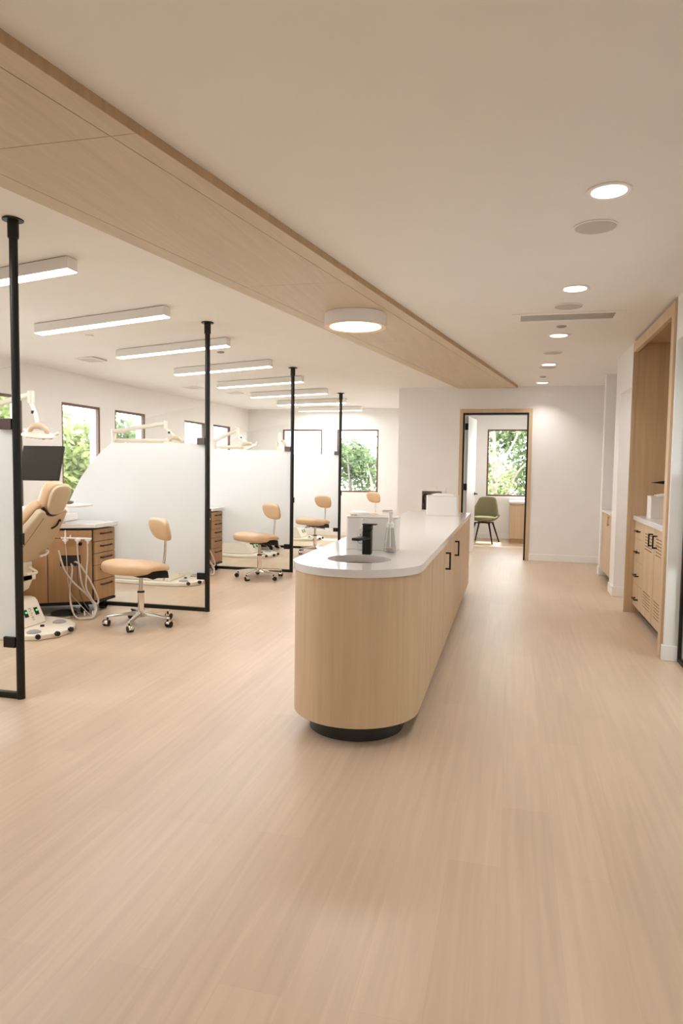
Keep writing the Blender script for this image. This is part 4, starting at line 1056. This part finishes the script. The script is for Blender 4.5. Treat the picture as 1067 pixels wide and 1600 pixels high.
def make_tree(x, y, label, m, seed, top=2.6, spread=1.3, n=2600, size=.085, trunk=None, group='trees outside the windows', low=-1.2):
    rnd = random.Random(seed)
    t = thing('tree', label, 'tree', (x, y, -4.0), group)
    if trunk is None:
        tb = MB().tube([(x, y, -4.0), (x+.08, y, -1.5), (x-.05, y+.05, top-1.2)], [.14, .10, .05], 8, 4)
        for k in range(5):
            a = rnd.uniform(0, 2*PI); tb.tube([(x, y, -1.2+.4*k), (x+math.cos(a)*.5*spread, y+math.sin(a)*.5*spread, -.5+.45*k), (x+math.cos(a)*.8*spread, y+math.sin(a)*.8*spread, .3+.4*k)], [.05, .03, .012], 6, 3)
    else: tb = trunk(MB())
    tb.build('trunk', 'bark', t)
    cs_ = []
    for k in range(11):
        a = rnd.uniform(0, 2*PI); rr = rnd.uniform(0, spread)
        cs_.append((x+math.cos(a)*rr, y+math.sin(a)*rr, rnd.uniform(low, top-.4), rnd.uniform(.45, .8)*spread*.75))
    leaf_cloud('foliage', cs_, n, size, m, t, seed)
    return t
make_tree(-9.2, 13.1, 'pale green leafy tree outside the window beside the black monitor', 'leaf_light', 3, top=2.2, spread=1.5, size=.12, n=4200)
make_tree(-8.6, 9.6, 'bright green tree outside the window behind the nearest black post', 'leaf_light', 5, top=3.0, spread=1.35, size=.12, n=2200)
make_tree(-11.5, 18.4, 'green tree outside the second full window of the left wall', 'leaf_mid', 8, top=2.7, spread=1.9, n=4000, size=.12)
make_tree(-13.5, 27.5, 'distant tree outside the left wall windows near the corner', 'leaf_dark', 11, top=3.1, spread=2.8, n=5000, size=.15)
make_tree(-6.3, 19.6, 'dark green tree outside the left far window', 'leaf_dark', 14, top=2.75, spread=1.3, n=4200, size=.09)
make_tree(-5.3, 22.8, 'pale grey-green tree filling the left half of the right far window', 'leaf_mid', 17, top=2.35, spread=1.5, n=5200, size=.09)
make_tree(-3.35, 18.3, 'bright green tree at the right side of the right far window', 'leaf_light', 21, top=2.6, spread=.6, n=1400, size=.06)
def vtrunk(mb):
    X0, Y0 = -.43, 17.6
    mb.tube([(X0, Y0, -4), (X0, Y0, 0), (X0+.01, Y0, .9), (X0+.0, Y0, 1.45)], [.10, .09, .075, .06], 10, 4)
    mb.tube([(X0, Y0, 1.38), (X0-.22, Y0, 1.75), (X0-.45, Y0+.1, 2.2)], [.04, .03, .015], 8, 4)
    mb.tube([(X0, Y0, 1.38), (X0+.25, Y0, 1.70), (X0+.52, Y0+.1, 2.25), (X0+.7, Y0+.1, 2.8)], [.045, .035, .025, .012], 8, 4)
    mb.tube([(X0, Y0, 1.4), (X0-.03, Y0, 2.0), (X0-.05, Y0, 2.9)], [.05, .04, .02], 8, 4)
    mb.tube([(X0+.05, Y0+.2, .2), (X0+.45, Y0+.1, 1.15), (X0+.75, Y0, 1.55), (X0+1.0, Y0, 1.65)], [.04, .03, .02, .01], 8, 4)
    return mb
t = make_tree(-.43, 17.6, 'tree with forked pale trunk filling the office window', 'leaf_light', 30, top=3.2, spread=1.0, n=1500, size=.065, trunk=vtrunk, low=.3)
make_tree(.6, 23.0, 'mid green tree behind the forked tree outside the office window', 'leaf_mid', 33, top=3.4, spread=2.4, n=9000, size=.12)
make_tree(-1.5, 24.5, 'dark green tree behind and left of the forked tree outside the office window', 'leaf_dark', 36, top=3.2, spread=2.2, n=6000, size=.13)
h = thing('house', 'pale house with grey roof behind the office window tree', 'building', (3.8, 31, -4.0))
MB().box(1.6, 6.8, 29, 33, -4, 2.4).build('house_wall', 'facade', h)
MB().prism([(28.6, 2.4), (33.4, 2.4), (31, 4.4)], 1.3, 7.1, lambda u, z, a: (a, u, z)).build('roof', 'shingle', h)
MB().box(2.2, 3.0, 28.97, 29.0, .8, 1.9).build('window', 'screen_dark', h)
